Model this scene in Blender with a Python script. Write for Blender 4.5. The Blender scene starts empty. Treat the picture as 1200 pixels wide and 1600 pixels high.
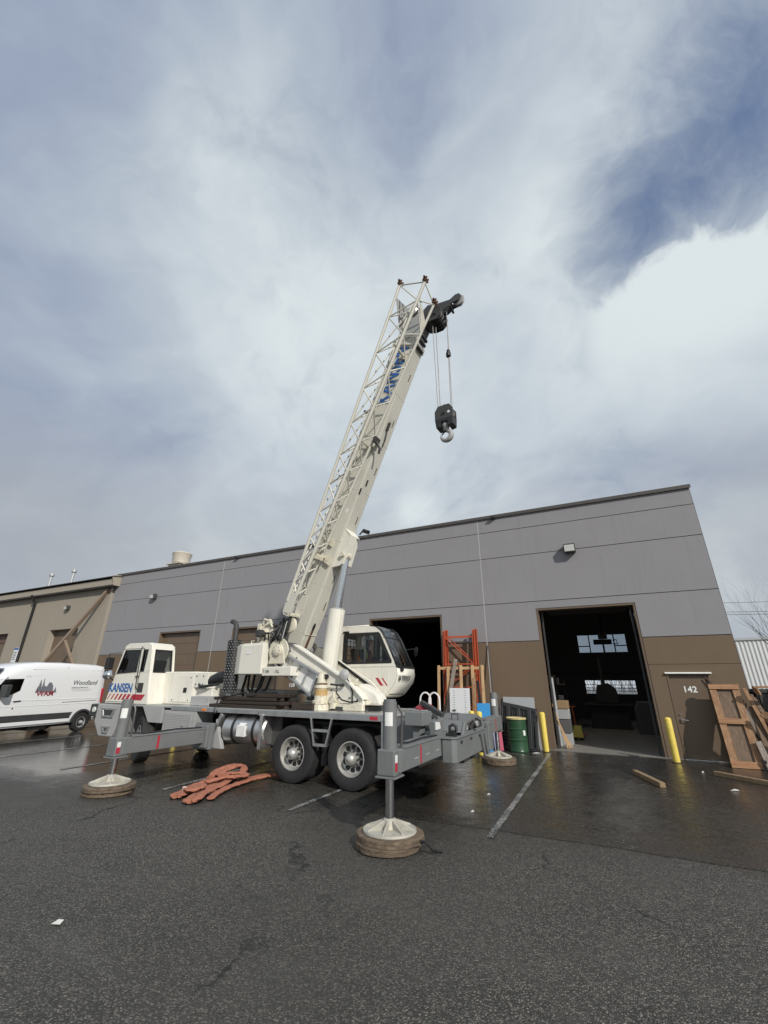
import bpy, bmesh, math, random
from mathutils import Vector, Matrix
random.seed(7)
R = math.radians
C = bpy.context.scene.collection
scn = bpy.context.scene

# ------------------------------------------------------------------ camera
# World frame: X runs along the warehouse front, Y points to the building (its front is Y = 0), Z up.
cam = bpy.data.cameras.new('camera'); camo = bpy.data.objects.new('camera', cam); C.objects.link(camo)
cam.sensor_fit = 'VERTICAL'; cam.sensor_height = 36.0; cam.sensor_width = 27.0
cam.lens = 654.5/1600*36.0; cam.clip_start = 0.05; cam.clip_end = 3000
camo.matrix_world = Matrix.Translation((-2.574, -15.698, 1.9)) @ Matrix.Rotation(0.46373, 4, 'Z') @ \
    Matrix.Rotation(math.pi/2+0.38812, 4, 'X') @ Matrix.Rotation(0.00842, 4, 'Z')
scn.camera = camo

# ------------------------------------------------------------------ light and sky
TOSUN = Vector((0.30, -0.215, 0.235)).normalized()
SUN_EL = math.asin(TOSUN.z); SUN_ROT = math.atan2(TOSUN.x, TOSUN.y)
sun = bpy.data.lights.new('sun', 'SUN'); suno = bpy.data.objects.new('sun', sun); C.objects.link(suno)
sun.energy = 3.4; sun.angle = R(1.2); sun.color = (1.0, 0.955, 0.88)
suno.rotation_euler = (-TOSUN).to_track_quat('-Z', 'Y').to_euler()
suno.location = TOSUN*60
scn.view_settings.view_transform = 'Standard'; scn.view_settings.look = 'None'
scn.view_settings.exposure = 0.0; scn.view_settings.gamma = 1.0

class NT:
    """tiny helper to wire shader nodes"""
    def __init__(s, tree): s.t = tree; s.n = tree.nodes; s.l = tree.links
    def add(s, typ, **kw):
        o = s.n.new(typ)
        for k, v in kw.items(): setattr(o, k, v)
        return o
    def set(s, sock, v):
        if isinstance(v, bpy.types.NodeSocket): s.l.new(v, sock)
        else: sock.default_value = v
    def math(s, op, a, b=0.0, c=None, clamp=False):
        o = s.add('ShaderNodeMath', operation=op, use_clamp=clamp); s.set(o.inputs[0], a); s.set(o.inputs[1], b)
        if c is not None: s.set(o.inputs[2], c)
        return o.outputs[0]
    def vmath(s, op, a, b=(0, 0, 0), out=0):
        o = s.add('ShaderNodeVectorMath', operation=op); s.set(o.inputs[0], a)
        if op == 'SCALE': s.set(o.inputs['Scale'], b)
        else: s.set(o.inputs[1], b)
        return o.outputs['Value'] if op in ('DOT_PRODUCT', 'LENGTH') else o.outputs[0]
    def noise(s, vec, scale, detail=4.0, rough=0.55, dist=0.0, color=False):
        o = s.add('ShaderNodeTexNoise'); s.set(o.inputs['Vector'], vec); s.set(o.inputs['Scale'], scale)
        o.inputs['Detail'].default_value = detail; o.inputs['Roughness'].default_value = rough
        o.inputs['Distortion'].default_value = dist
        return o.outputs['Color'] if color else o.outputs['Fac']
    def vor(s, vec, scale, feature='F1', out='Distance'):
        o = s.add('ShaderNodeTexVoronoi', feature=feature); s.set(o.inputs['Vector'], vec); s.set(o.inputs['Scale'], scale)
        return o.outputs[out]
    def mix(s, f, a, b, blend='MIX'):
        o = s.add('ShaderNodeMix', data_type='RGBA', blend_type=blend); s.set(o.inputs[0], f)
        for i, v in ((6, a), (7, b)):
            s.set(o.inputs[i], v if isinstance(v, bpy.types.NodeSocket) else (v[0], v[1], v[2], 1.0))
        return o.outputs[2]
    def ss(s, v, lo, hi, a=0.0, b=1.0):
        o = s.add('ShaderNodeMapRange', interpolation_type='SMOOTHSTEP'); s.set(o.inputs[0], v)
        for i, q in ((1, lo), (2, hi), (3, a), (4, b)): s.set(o.inputs[i], q)
        return o.outputs[0]
    def sep(s, v):
        o = s.add('ShaderNodeSeparateXYZ'); s.set(o.inputs[0], v); return o.outputs
    def comb(s, x, y, z):
        o = s.add('ShaderNodeCombineXYZ'); s.set(o.inputs[0], x); s.set(o.inputs[1], y); s.set(o.inputs[2], z); return o.outputs[0]

world = bpy.data.worlds.new('World'); scn.world = world; world.use_nodes = True
W = NT(world.node_tree); W.n.clear()
wout = W.add('ShaderNodeOutputWorld'); bg = W.add('ShaderNodeBackground'); bg.inputs[1].default_value = 0.1
sky = W.add('ShaderNodeTexSky'); sky.sky_type = 'NISHITA'; sky.sun_disc = False
sky.sun_elevation = SUN_EL; sky.sun_rotation = SUN_ROT; sky.air_density = 1.0; sky.dust_density = 0.6; sky.ozone_density = 2.0
tc = W.add('ShaderNodeTexCoord'); D = tc.outputs['Generated']
dx, dy, dz = W.sep(D)
def lobe(d, k):
    d = Vector(d).normalized()
    return W.math('POWER', 2.71828, W.math('MULTIPLY', W.math('SUBTRACT', W.vmath('DOT_PRODUCT', D, tuple(d)), 1.0), k))
P2 = W.vmath('MULTIPLY', D, (1.0, 1.0, 1.5))
warp = W.vmath('ADD', P2, W.vmath('SCALE', W.vmath('SUBTRACT', W.noise(P2, 2.2, 4, 0.5, color=True), (0.5, 0.5, 0.5)), 0.55))
n1 = W.noise(W.vmath('ADD', warp, (2.1, 0.4, 0.0)), 2.6, 9, 0.58, 0.0)
n2 = W.noise(W.vmath('ADD', warp, (5.3, 1.7, 2.0)), 1.5, 4, 0.45, 0.0)
n3 = W.noise(W.vmath('ADD', warp, (1.3, 8.7, 4.0)), 5.5, 8, 0.60, 0.0)
nb = W.math('SUBTRACT', n1, 0.5)
nf = W.noise(W.vmath('MULTIPLY', warp, (1.0, 1.0, 0.6)), 7.0, 10, 0.62)
cov = W.math('ADD', W.math('ADD', W.math('MULTIPLY', nb, 1.1), W.math('MULTIPLY', W.math('SUBTRACT', nf, 0.5), 0.7)), 0.93)
for d, k, a in (((0.305, 0.556, 0.773), 55, -0.62), ((0.193, 0.601, 0.776), 110, -0.42), ((0.11, 0.645, 0.756), 260, -0.36), ((0.364, 0.488, 0.793), 40, -0.45), ((-0.075, 0.591, 0.803), 200, -0.16), ((-0.189, 0.274, 0.943), 60, -0.14), ((-0.155, 0.399, 0.904), 60, -0.12), ((-0.434, 0.178, 0.883), 60, 0.05)):
    cov = W.math('ADD', cov, W.math('MULTIPLY', lobe(d, k), a*0.66))
veil = W.ss(cov, 0.0, 1.02, 0.06, 1.0)
# the white bank at the right: a sharper, lumpy upper edge
edge_ = W.math('ADD', W.vmath('DOT_PRODUCT', D, (0.122, 0.7111, -0.6925)), W.math('ADD', W.math('MULTIPLY', nb, 0.20), W.math('MULTIPLY', W.math('SUBTRACT', n3, 0.5), 0.16)))
bank = W.math('MULTIPLY', W.ss(edge_, -0.012, 0.045), W.ss(W.vmath('DOT_PRODUCT', D, (0.337, 0.741, 0.581)), 0.925, 0.972))
mask = W.math('MAXIMUM', veil, bank)
br = W.math('ADD', W.math('ADD', W.math('MULTIPLY', n2, 0.84), W.math('MULTIPLY', n3, 0.22)), -0.05)
br = W.math('ADD', br, W.math('MULTIPLY', W.math('MULTIPLY', bank, W.ss(edge_, 0.25, 0.0)), 0.16))
for d, k, a in (((0.259, 0.741, 0.62), 22, 0.24), ((-0.482, 0.434, 0.762), 10, 0.22), ((-0.434, 0.218, 0.874), 220, 0.1), ((-0.893, 0.332, 0.304), 7, -0.13), ((-0.714, 0.576, 0.399), 30, -0.05), ((-0.57, 0.081, 0.818), 14, -0.14), ((-0.152, 0.337, 0.929), 16, -0.16), ((0.267, 0.903, 0.338), 14, -0.12), ((-0.338, 0.862, 0.378), 900, 0.3), ((0.034, 0.583, 0.812), 160, 0.14)):
    br = W.math('ADD', br, W.math('MULTIPLY', lobe(d, k), a))
low = W.mix(W.ss(W.sep(D)[2], 0.22, 0.55), (3.75, 4.05, 4.55), (2.95, 3.55, 4.8))
cl = W.mix(W.ss(br, 0.14, 0.82), low, (7.15, 7.80, 8.0))
blue = W.mix(0.5, W.vmath('MULTIPLY', sky.outputs[0], (0.62, 0.62, 0.62)), (1.5, 2.4, 4.7))
W.l.new(W.mix(mask, blue, cl), bg.inputs[0]); W.l.new(bg.outputs[0], wout.inputs[0])

# ------------------------------------------------------------------ materials
MATS = {}
def base_mat(name):
    m = bpy.data.materials.new(name); m.use_nodes = True; t = NT(m.node_tree)
    return m, t, m.node_tree.nodes['Principled BSDF']
def paint(name, col, rough=0.45, metal=0.0, var=0.12, scale=2.0, dirt=0.0, dirtcol=(0.12, 0.09, 0.06), bump=0.0, bscale=60, spec=0.5, streak=False, coat=0.0):
    """painted or plain surface with uneven tone, grime and a little relief"""
    m, t, b = base_mat(name)
    co = t.add('ShaderNodeTexCoord').outputs['Object']
    rnd = t.add('ShaderNodeObjectInfo').outputs['Random']
    co2 = t.vmath('ADD', co, t.comb(t.math('MULTIPLY', rnd, 37.0), t.math('MULTIPLY', rnd, 11.0), 0.0))
    n = t.noise(co2, scale, 6, 0.6)
    c0 = tuple(max(0, x*(1-var)) for x in col); c1 = tuple(min(1, x*(1+var)) for x in col)
    c = t.mix(n, c0, c1)
    if dirt > 0:
        v = co2
        if streak:
            v = t.vmath('MULTIPLY', co2, (6.0, 6.0, 0.45))
        d = t.noise(v, scale*2.3, 8, 0.65, 0.3)
        c = t.mix(t.math('MULTIPLY', t.ss(d, 0.52, 0.78), dirt), c, dirtcol)
    t.l.new(c, b.inputs['Base Color'])
    t.set(b.inputs['Roughness'], t.ss(t.noise(co2, scale*3.1, 4), 0.25, 0.75, max(0.03, rough-0.09), min(1, rough+0.09)))
    b.inputs['Metallic'].default_value = metal
    b.inputs['Specular IOR Level'].default_value = spec
    if coat: b.inputs['Coat Weight'].default_value = coat; b.inputs['Coat Roughness'].default_value = 0.12
    if bump > 0:
        bn = t.add('ShaderNodeBump'); bn.inputs['Strength'].default_value = bump; bn.inputs['Distance'].default_value = 0.01
        t.l.new(t.noise(co2, bscale, 4, 0.6), bn.inputs['Height']); t.l.new(bn.outputs[0], b.inputs['Normal'])
    MATS[name] = m
    return m
def wood(name, c0, c1, axis=2, rough=0.75, grime=0.3):
    m, t, b = base_mat(name)
    co = t.add('ShaderNodeTexCoord').outputs['Object']
    rnd = t.add('ShaderNodeObjectInfo').outputs['Random']
    s = [22.0, 22.0, 22.0]; s[axis] = 1.6
    v = t.vmath('ADD', t.vmath('MULTIPLY', co, tuple(s)), t.comb(t.math('MULTIPLY', rnd, 91.0), t.math('MULTIPLY', rnd, 57.0), 0))
    n = t.noise(v, 1.0, 8, 0.65, 0.6)
    c = t.mix(t.ss(n, 0.28, 0.75), c0, c1)
    c = t.mix(t.math('MULTIPLY', rnd, 0.35), c, tuple(x*0.6 for x in c0))
    kn = t.noise(t.vmath('ADD', co, t.comb(rnd, rnd, rnd)), 3.5, 7, 0.7)
    c = t.mix(t.math('MULTIPLY', t.ss(kn, 0.56, 0.72), grime), c, (0.05, 0.035, 0.025))
    t.l.new(c, b.inputs['Base Color']); b.inputs['Roughness'].default_value = rough
    bn = t.add('ShaderNodeBump'); bn.inputs['Strength'].default_value = 0.35; bn.inputs['Distance'].default_value = 0.006
    t.l.new(n, bn.inputs['Height']); t.l.new(bn.outputs[0], b.inputs['Normal'])
    MATS[name] = m
def glass(name, tint=(0.55, 0.6, 0.6), refl=0.10):
    m = bpy.data.materials.new(name); m.use_nodes = True; t = NT(m.node_tree); t.n.clear()
    o = t.add('ShaderNodeOutputMaterial'); tr = t.add('ShaderNodeBsdfTransparent'); gl = t.add('ShaderNodeBsdfGlossy')
    tr.inputs[0].default_value = (*tint, 1); gl.inputs['Roughness'].default_value = 0.02
    fr = t.add('ShaderNodeFresnel'); fr.inputs[0].default_value = 1.5
    mx = t.add('ShaderNodeMixShader'); t.l.new(t.math('ADD', fr.outputs[0], refl, clamp=True), mx.inputs[0])
    t.l.new(tr.outputs[0], mx.inputs[1]); t.l.new(gl.outputs[0], mx.inputs[2]); t.l.new(mx.outputs[0], o.inputs[0])
    MATS[name] = m
def emit(name, col, s):
    m, t, b = base_mat(name); b.inputs['Base Color'].default_value = (*col, 1)
    b.inputs['Emission Color'].default_value = (*col, 1); b.inputs['Emission Strength'].default_value = s; MATS[name] = m

paint('cream', (0.76, 0.735, 0.65), 0.40, var=0.07, scale=1.2, dirt=0.48, dirtcol=(0.40, 0.33, 0.22), bump=0.04, bscale=12, streak=True)
paint('cream_worn', (0.66, 0.62, 0.50), 0.5, var=0.12, scale=4, dirt=0.9, dirtcol=(0.20, 0.12, 0.06), bump=0.08, bscale=25)
paint('boom_paint', (0.60, 0.583, 0.51), 0.45, var=0.09, scale=0.9, dirt=0.55, dirtcol=(0.33, 0.29, 0.21), bump=0.05, bscale=9, streak=False)
paint('steel_grey', (0.165, 0.173, 0.174), 0.5, var=0.16, scale=1.8, dirt=0.55, dirtcol=(0.11, 0.11, 0.11), bump=0.06, bscale=20)
paint('steel_grey_light', (0.36, 0.36, 0.355), 0.5, var=0.08, scale=1.5, dirt=0.4, dirtcol=(0.15, 0.14, 0.13), bump=0.05, bscale=20)
paint('dark_steel', (0.045, 0.045, 0.045), 0.55, var=0.2, scale=3, dirt=0.5, dirtcol=(0.09, 0.06, 0.04), bump=0.1, bscale=30)
paint('black', (0.015, 0.015, 0.016), 0.5, var=0.2, scale=4)
paint('rubber', (0.020, 0.020, 0.021), 0.72, var=0.25, scale=5, dirt=0.35, dirtcol=(0.075, 0.07, 0.065), bump=0.1, bscale=40)
paint('aluminium', (0.62, 0.62, 0.61), 0.34, metal=0.9, var=0.08, scale=2, dirt=0.35, dirtcol=(0.25, 0.24, 0.22), bump=0.05, bscale=25)
paint('rim_metal', (0.52, 0.51, 0.48), 0.42, metal=0.55, var=0.08, scale=6, dirt=0.5, dirtcol=(0.22, 0.18, 0.13), bump=0.05)
paint('chrome', (0.68, 0.69, 0.70), 0.10, metal=1.0, var=0.03, scale=3)
paint('rope_steel', (0.16, 0.16, 0.16), 0.45, metal=0.6, var=0.2, scale=30, bump=0.4, bscale=120)
paint('rust', (0.11, 0.05, 0.03), 0.85, var=0.35, scale=9, dirt=0.5, dirtcol=(0.05, 0.03, 0.02), bump=0.2, bscale=50)
paint('rusty_yellow', (0.50, 0.33, 0.14), 0.6, var=0.2, scale=7, dirt=0.85, dirtcol=(0.28, 0.10, 0.03), bump=0.12)
paint('logo_red', (0.26, 0.03, 0.04), 0.5, var=0.15, scale=10)
paint('red', (0.42, 0.03, 0.05), 0.4, var=0.1)
paint('white_tape', (0.75, 0.75, 0.73), 0.45, var=0.06, dirt=0.2)
paint('yellow_tape', (0.72, 0.46, 0.08), 0.45, var=0.08, dirt=0.3)
paint('blue_letter', (0.03, 0.125, 0.38), 0.4, var=0.05)
paint('grey_letter', (0.06, 0.065, 0.07), 0.5, var=0.05)
paint('logo_grey', (0.16, 0.17, 0.19), 0.5, var=0.25, scale=12)
paint('white_letter', (0.80, 0.80, 0.78), 0.5, var=0.03)
paint('amber', (0.60, 0.20, 0.04), 0.3)
paint('float_metal', (0.46, 0.44, 0.38), 0.6, metal=0.2, var=0.2, scale=5, dirt=0.85, dirtcol=(0.22, 0.19, 0.15), bump=0.1)
paint('wall_grey', (0.268, 0.261, 0.272), 0.82, var=0.07, scale=0.45, dirt=0.5, dirtcol=(0.215, 0.209, 0.215), bump=0.12, bscale=70, spec=0.3, streak=True)
paint('wall_brown', (0.165, 0.119, 0.080), 0.80, var=0.08, scale=0.5, dirt=0.5, dirtcol=(0.125, 0.092, 0.065), bump=0.12, bscale=70, spec=0.3, streak=True)
paint('door_brown', (0.150, 0.107, 0.072), 0.50, var=0.05, scale=1.0, dirt=0.12, dirtcol=(0.09, 0.07, 0.05), bump=0.04)
paint('joint_dark', (0.035, 0.034, 0.035), 0.9, var=0.1)
paint('caulk', (0.46, 0.45, 0.44), 0.7, var=0.08)
paint('cap_metal', (0.075, 0.066, 0.060), 0.5, var=0.1, scale=1)
paint('tan_wall', (0.33, 0.292, 0.238), 0.85, var=0.08, scale=0.5, dirt=0.30, dirtcol=(0.25, 0.22, 0.18), bump=0.35, bscale=35, spec=0.3, streak=True)
paint('tan_trim', (0.35, 0.31, 0.25), 0.7, var=0.06, dirt=0.2, dirtcol=(0.25, 0.22, 0.18), streak=True)
paint('brown_strut', (0.25, 0.19, 0.14), 0.65, var=0.1, dirt=0.3)
paint('maroon', (0.13, 0.07, 0.06), 0.6, var=0.1)
paint('galvanised', (0.50, 0.51, 0.52), 0.45, metal=0.5, var=0.1, scale=5)
paint('vent_cream', (0.55, 0.50, 0.42), 0.6, var=0.1, dirt=0.4, dirtcol=(0.25, 0.2, 0.14), streak=True)
paint('white_sheet', (0.60, 0.61, 0.60), 0.5, var=0.05, dirt=0.15, dirtcol=(0.4, 0.4, 0.38), streak=True)
paint('lamp_body', (0.055, 0.055, 0.055), 0.5)
paint('lamp_lens', (0.62, 0.63, 0.60), 0.2, var=0.05)
paint('concrete_floor', (0.20, 0.19, 0.175), 0.55, var=0.15, scale=0.8, dirt=0.4, dirtcol=(0.16, 0.15, 0.14), bump=0.08)
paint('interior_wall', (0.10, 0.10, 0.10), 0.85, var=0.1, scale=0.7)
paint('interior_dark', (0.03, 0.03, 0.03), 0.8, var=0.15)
paint('cardboard', (0.30, 0.20, 0.11), 0.8, var=0.15)
paint('orange_rack', (0.46, 0.085, 0.035), 0.45, var=0.1, scale=3, dirt=0.3, dirtcol=(0.25, 0.06, 0.03))
paint('yellow_post', (0.74, 0.57, 0.11), 0.5, var=0.10, dirt=0.5, dirtcol=(0.4, 0.28, 0.06), bump=0.05, bscale=15)
paint('drum_green', (0.024, 0.072, 0.036), 0.30, var=0.12, scale=3, dirt=0.35, dirtcol=(0.06, 0.08, 0.05), bump=0.08, bscale=8)
paint('drum_lid', (0.62, 0.52, 0.25), 0.55, var=0.2, dirt=0.5)
paint('blue_board', (0.06, 0.33, 0.72), 0.4, var=0.04)
paint('pink_board', (0.60, 0.13, 0.20), 0.5, var=0.06)
paint('lilac_board', (0.42, 0.42, 0.68), 0.5, var=0.06)
paint('white_board', (0.74, 0.75, 0.76), 0.45, var=0.03, dirt=0.1)
paint('grey_board', (0.36, 0.37, 0.38), 0.6, var=0.06, dirt=0.3, dirtcol=(0.2, 0.2, 0.2))
paint('black_plastic', (0.02, 0.02, 0.021), 0.38, var=0.3, scale=6, dirt=0.4, dirtcol=(0.08, 0.08, 0.08))
paint('sling_cloth', (0.37, 0.145, 0.09), 0.85, var=0.2, scale=9, dirt=0.45, dirtcol=(0.24, 0.09, 0.06), bump=0.7, bscale=120)
paint('sling_tag', (0.75, 0.60, 0.52), 0.7)
paint('van_white', (0.80, 0.81, 0.82), 0.22, var=0.02, scale=1.5, dirt=0.10, dirtcol=(0.55, 0.54, 0.52), coat=0.6)
paint('van_grey', (0.045, 0.048, 0.05), 0.55, var=0.1)
paint('seam_grey', (0.20, 0.21, 0.22), 0.6)
paint('vest_orange', (0.75, 0.14, 0.05), 0.8, var=0.1, scale=8)
paint('vest_lime', (0.62, 0.70, 0.15), 0.7)
paint('skin', (0.45, 0.27, 0.19), 0.6, var=0.08)
paint('navy_cloth', (0.02, 0.025, 0.04), 0.9)
paint('bark', (0.075, 0.058, 0.048), 0.9, var=0.2, scale=8)
paint('paper', (0.55, 0.55, 0.53), 0.8)
paint('puddle_grime', (0.03, 0.03, 0.03), 0.5)
wood('wood_new', (0.50, 0.31, 0.15), (0.68, 0.47, 0.26), 2)
wood('wood_pallet', (0.24, 0.115, 0.055), (0.44, 0.28, 0.155), 2, grime=0.5)
wood('wood_pallet_x', (0.26, 0.115, 0.05), (0.46, 0.28, 0.15), 0, grime=0.5)
wood('wood_new_x', (0.48, 0.30, 0.15), (0.64, 0.44, 0.25), 0)
wood('wood_old', (0.13, 0.085, 0.055), (0.26, 0.18, 0.12), 2, grime=0.5)
wood('wood_grey', (0.22, 0.18, 0.15), (0.38, 0.32, 0.27), 2, grime=0.5)
wood('wood_y', (0.24, 0.16, 0.09), (0.36, 0.26, 0.15), 1, grime=0.4)
wood('wood_mat', (0.018, 0.013, 0.010), (0.060, 0.042, 0.030), 0, grime=0.6)
wood('wood_pad', (0.085, 0.062, 0.042), (0.23, 0.17, 0.115), 0, grime=0.6)
glass('glass_cab', (0.80, 0.82, 0.82), -0.022)
glass('glass_front', (0.62, 0.70, 0.70), 0.26)
glass('glass_dark', (0.06, 0.065, 0.07), 0.03)
glass('glass_window', (0.62, 0.66, 0.70), 0.03)
emit('lamp_glow', (1.0, 0.96, 0.88), 9.0)

def asphalt(name, dry, wetter):
    """asphalt with stone flecks; a damp film darkens it and makes it glossy where water stands"""
    m, t, b = base_mat(name)
    pos = t.add('ShaderNodeNewGeometry').outputs['Position']
    x, y, z = t.sep(pos)
    big = t.noise(pos, 0.22, 5, 0.6, 0.4); mid = t.noise(pos, 1.1, 6, 0.62, 0.3)
    # wet: more towards the building, broken up by patches
    w = t.math('ADD', t.ss(y, -11.8, -7.6), t.math('MULTIPLY', t.math('SUBTRACT', big, 0.5), 1.5))
    w = t.math('ADD', w, t.math('MULTIPLY', t.math('SUBTRACT', mid, 0.5), 0.7))
    w = t.math('ADD', w, t.math('MULTIPLY', t.ss(x, -11.5, -15.5), t.ss(y, -10.6, -8.6)))
    wet = t.ss(t.math('ADD', w, wetter), 0.25, 0.95)
    film = t.ss(t.math('ADD', w, wetter), 0.85, 1.45)
    pw = t.vmath('ADD', pos, t.vmath('SCALE', t.noise(pos, 40.0, 2, 0.5, color=True), 0.012))
    st = t.vor(pw, 72.0, 'F1', 'Color'); ed = t.vor(pw, 72.0)
    r, g, bl = t.sep(st)
    fine = t.noise(pos, 90.0, 4, 0.7)
    lv = t.math('POWER', r, 2.2)
    c = t.mix(lv, tuple(q*0.42 for q in dry), tuple(q*2.6 for q in dry))
    c = t.mix(t.math('MULTIPLY', t.ss(g, 0.90, 0.99), 0.75), c, (0.34, 0.31, 0.26))
    c = t.mix(t.ss(ed, 0.42, 0.75), c, tuple(q*0.22 for q in dry))
    c = t.mix(t.math('MULTIPLY', fine, 0.35), c, tuple(q*0.6 for q in dry))
    c = t.mix(t.ss(mid, 0.35, 0.7, 0.0, 0.22), c, tuple(q*1.25 for q in dry))
    c = t.mix(t.ss(big, 0.35, 0.75, 0.0, 0.35), c, tuple(q*0.55 for q in dry))
    # rusty brown run-off stains and oil spots
    stain = t.math('MULTIPLY', t.ss(t.noise(t.vmath('ADD', pos, (7.0, 3.0, 0)), 0.5, 5, 0.65, 0.5), 0.54, 0.72), t.ss(y, -11.2, -8.0))
    c = t.mix(t.math('MULTIPLY', stain, 0.62), c, (0.058, 0.036, 0.025))
    oil = t.ss(t.noise(t.vmath('ADD', pos, (2.0, 9.0, 0)), 0.9, 5, 0.7, 0.6), 0.63, 0.73)
    c = t.mix(t.math('MULTIPLY', oil, 0.5), c, (0.012, 0.012, 0.012))
    pc = t.vmath('ADD', pos, t.vmath('SCALE', t.noise(pos, 1.6, 5, 0.65, color=True), 0.7))
    crack = t.math('MULTIPLY', t.ss(t.vor(pc, 0.42, 'DISTANCE_TO_EDGE'), 0.012, 0.003), t.ss(t.noise(t.vmath('ADD', pos, (3, 1, 0)), 0.35, 3), 0.50, 0.60))
    c = t.mix(t.math('MULTIPLY', crack, 0.85), c, (0.008, 0.008, 0.008))
    scuff = t.ss(t.noise(t.vmath('MULTIPLY', pos, (0.35, 1.4, 1.0)), 1.3, 5, 0.6, 0.4), 0.58, 0.74)
    c = t.mix(t.math('MULTIPLY', scuff, 0.16), c, (0.16, 0.155, 0.15))
    c = t.mix(t.math('MULTIPLY', wet, 0.66), c, t.mix(0.5, c, (0.010, 0.010, 0.010)))
    t.l.new(c, b.inputs['Base Color'])
    rr = t.ss(fine, 0.2, 0.8, 0.55, 0.85)
    rw = t.ss(t.noise(pos, 5.0, 5, 0.6), 0.3, 0.7, 0.20, 0.42)
    ro = t.math('ADD', t.math('MULTIPLY', rr, t.math('SUBTRACT', 1.0, wet)), t.math('MULTIPLY', rw, wet))
    ro = t.math('MULTIPLY', ro, t.math('SUBTRACT', 1.0, t.math('MULTIPLY', film, 0.62)))
    t.l.new(ro, b.inputs['Roughness'])
    b.inputs['IOR'].default_value = 1.45
    bn = t.add('ShaderNodeBump'); bn.inputs['Distance'].default_value = 0.004
    t.set(bn.inputs['Strength'], t.math('ADD', 0.03, t.math('MULTIPLY', t.math('SUBTRACT', 1.0, film), t.ss(wet, 0.0, 1.0, 0.9, 0.34))))
    hgt = t.math('ADD', t.math('MULTIPLY', t.ss(ed, 0.75, 0.1), 1.3), t.math('MULTIPLY', fine, 0.7))
    t.l.new(hgt, bn.inputs['Height']); t.l.new(bn.outputs[0], b.inputs['Normal'])
    MATS[name] = m
asphalt('asphalt', (0.088, 0.082, 0.072), 0.06)
asphalt('asphalt_apron', (0.056, 0.050, 0.043), 0.14)
def line_paint():
    m, t, b = base_mat('line_paint')
    pos = t.add('ShaderNodeNewGeometry').outputs['Position']
    n = t.noise(pos, 38.0, 5, 0.75); n2 = t.noise(pos, 2.0, 4, 0.6)
    k = t.ss(t.math('ADD', n, t.math('MULTIPLY', n2, 0.5)), 0.62, 0.82)
    t.l.new(t.mix(k, (0.36, 0.36, 0.345), (0.05, 0.05, 0.05)), b.inputs['Base Color'])
    b.inputs['Roughness'].default_value = 0.5; MATS['line_paint'] = m
line_paint()

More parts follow.
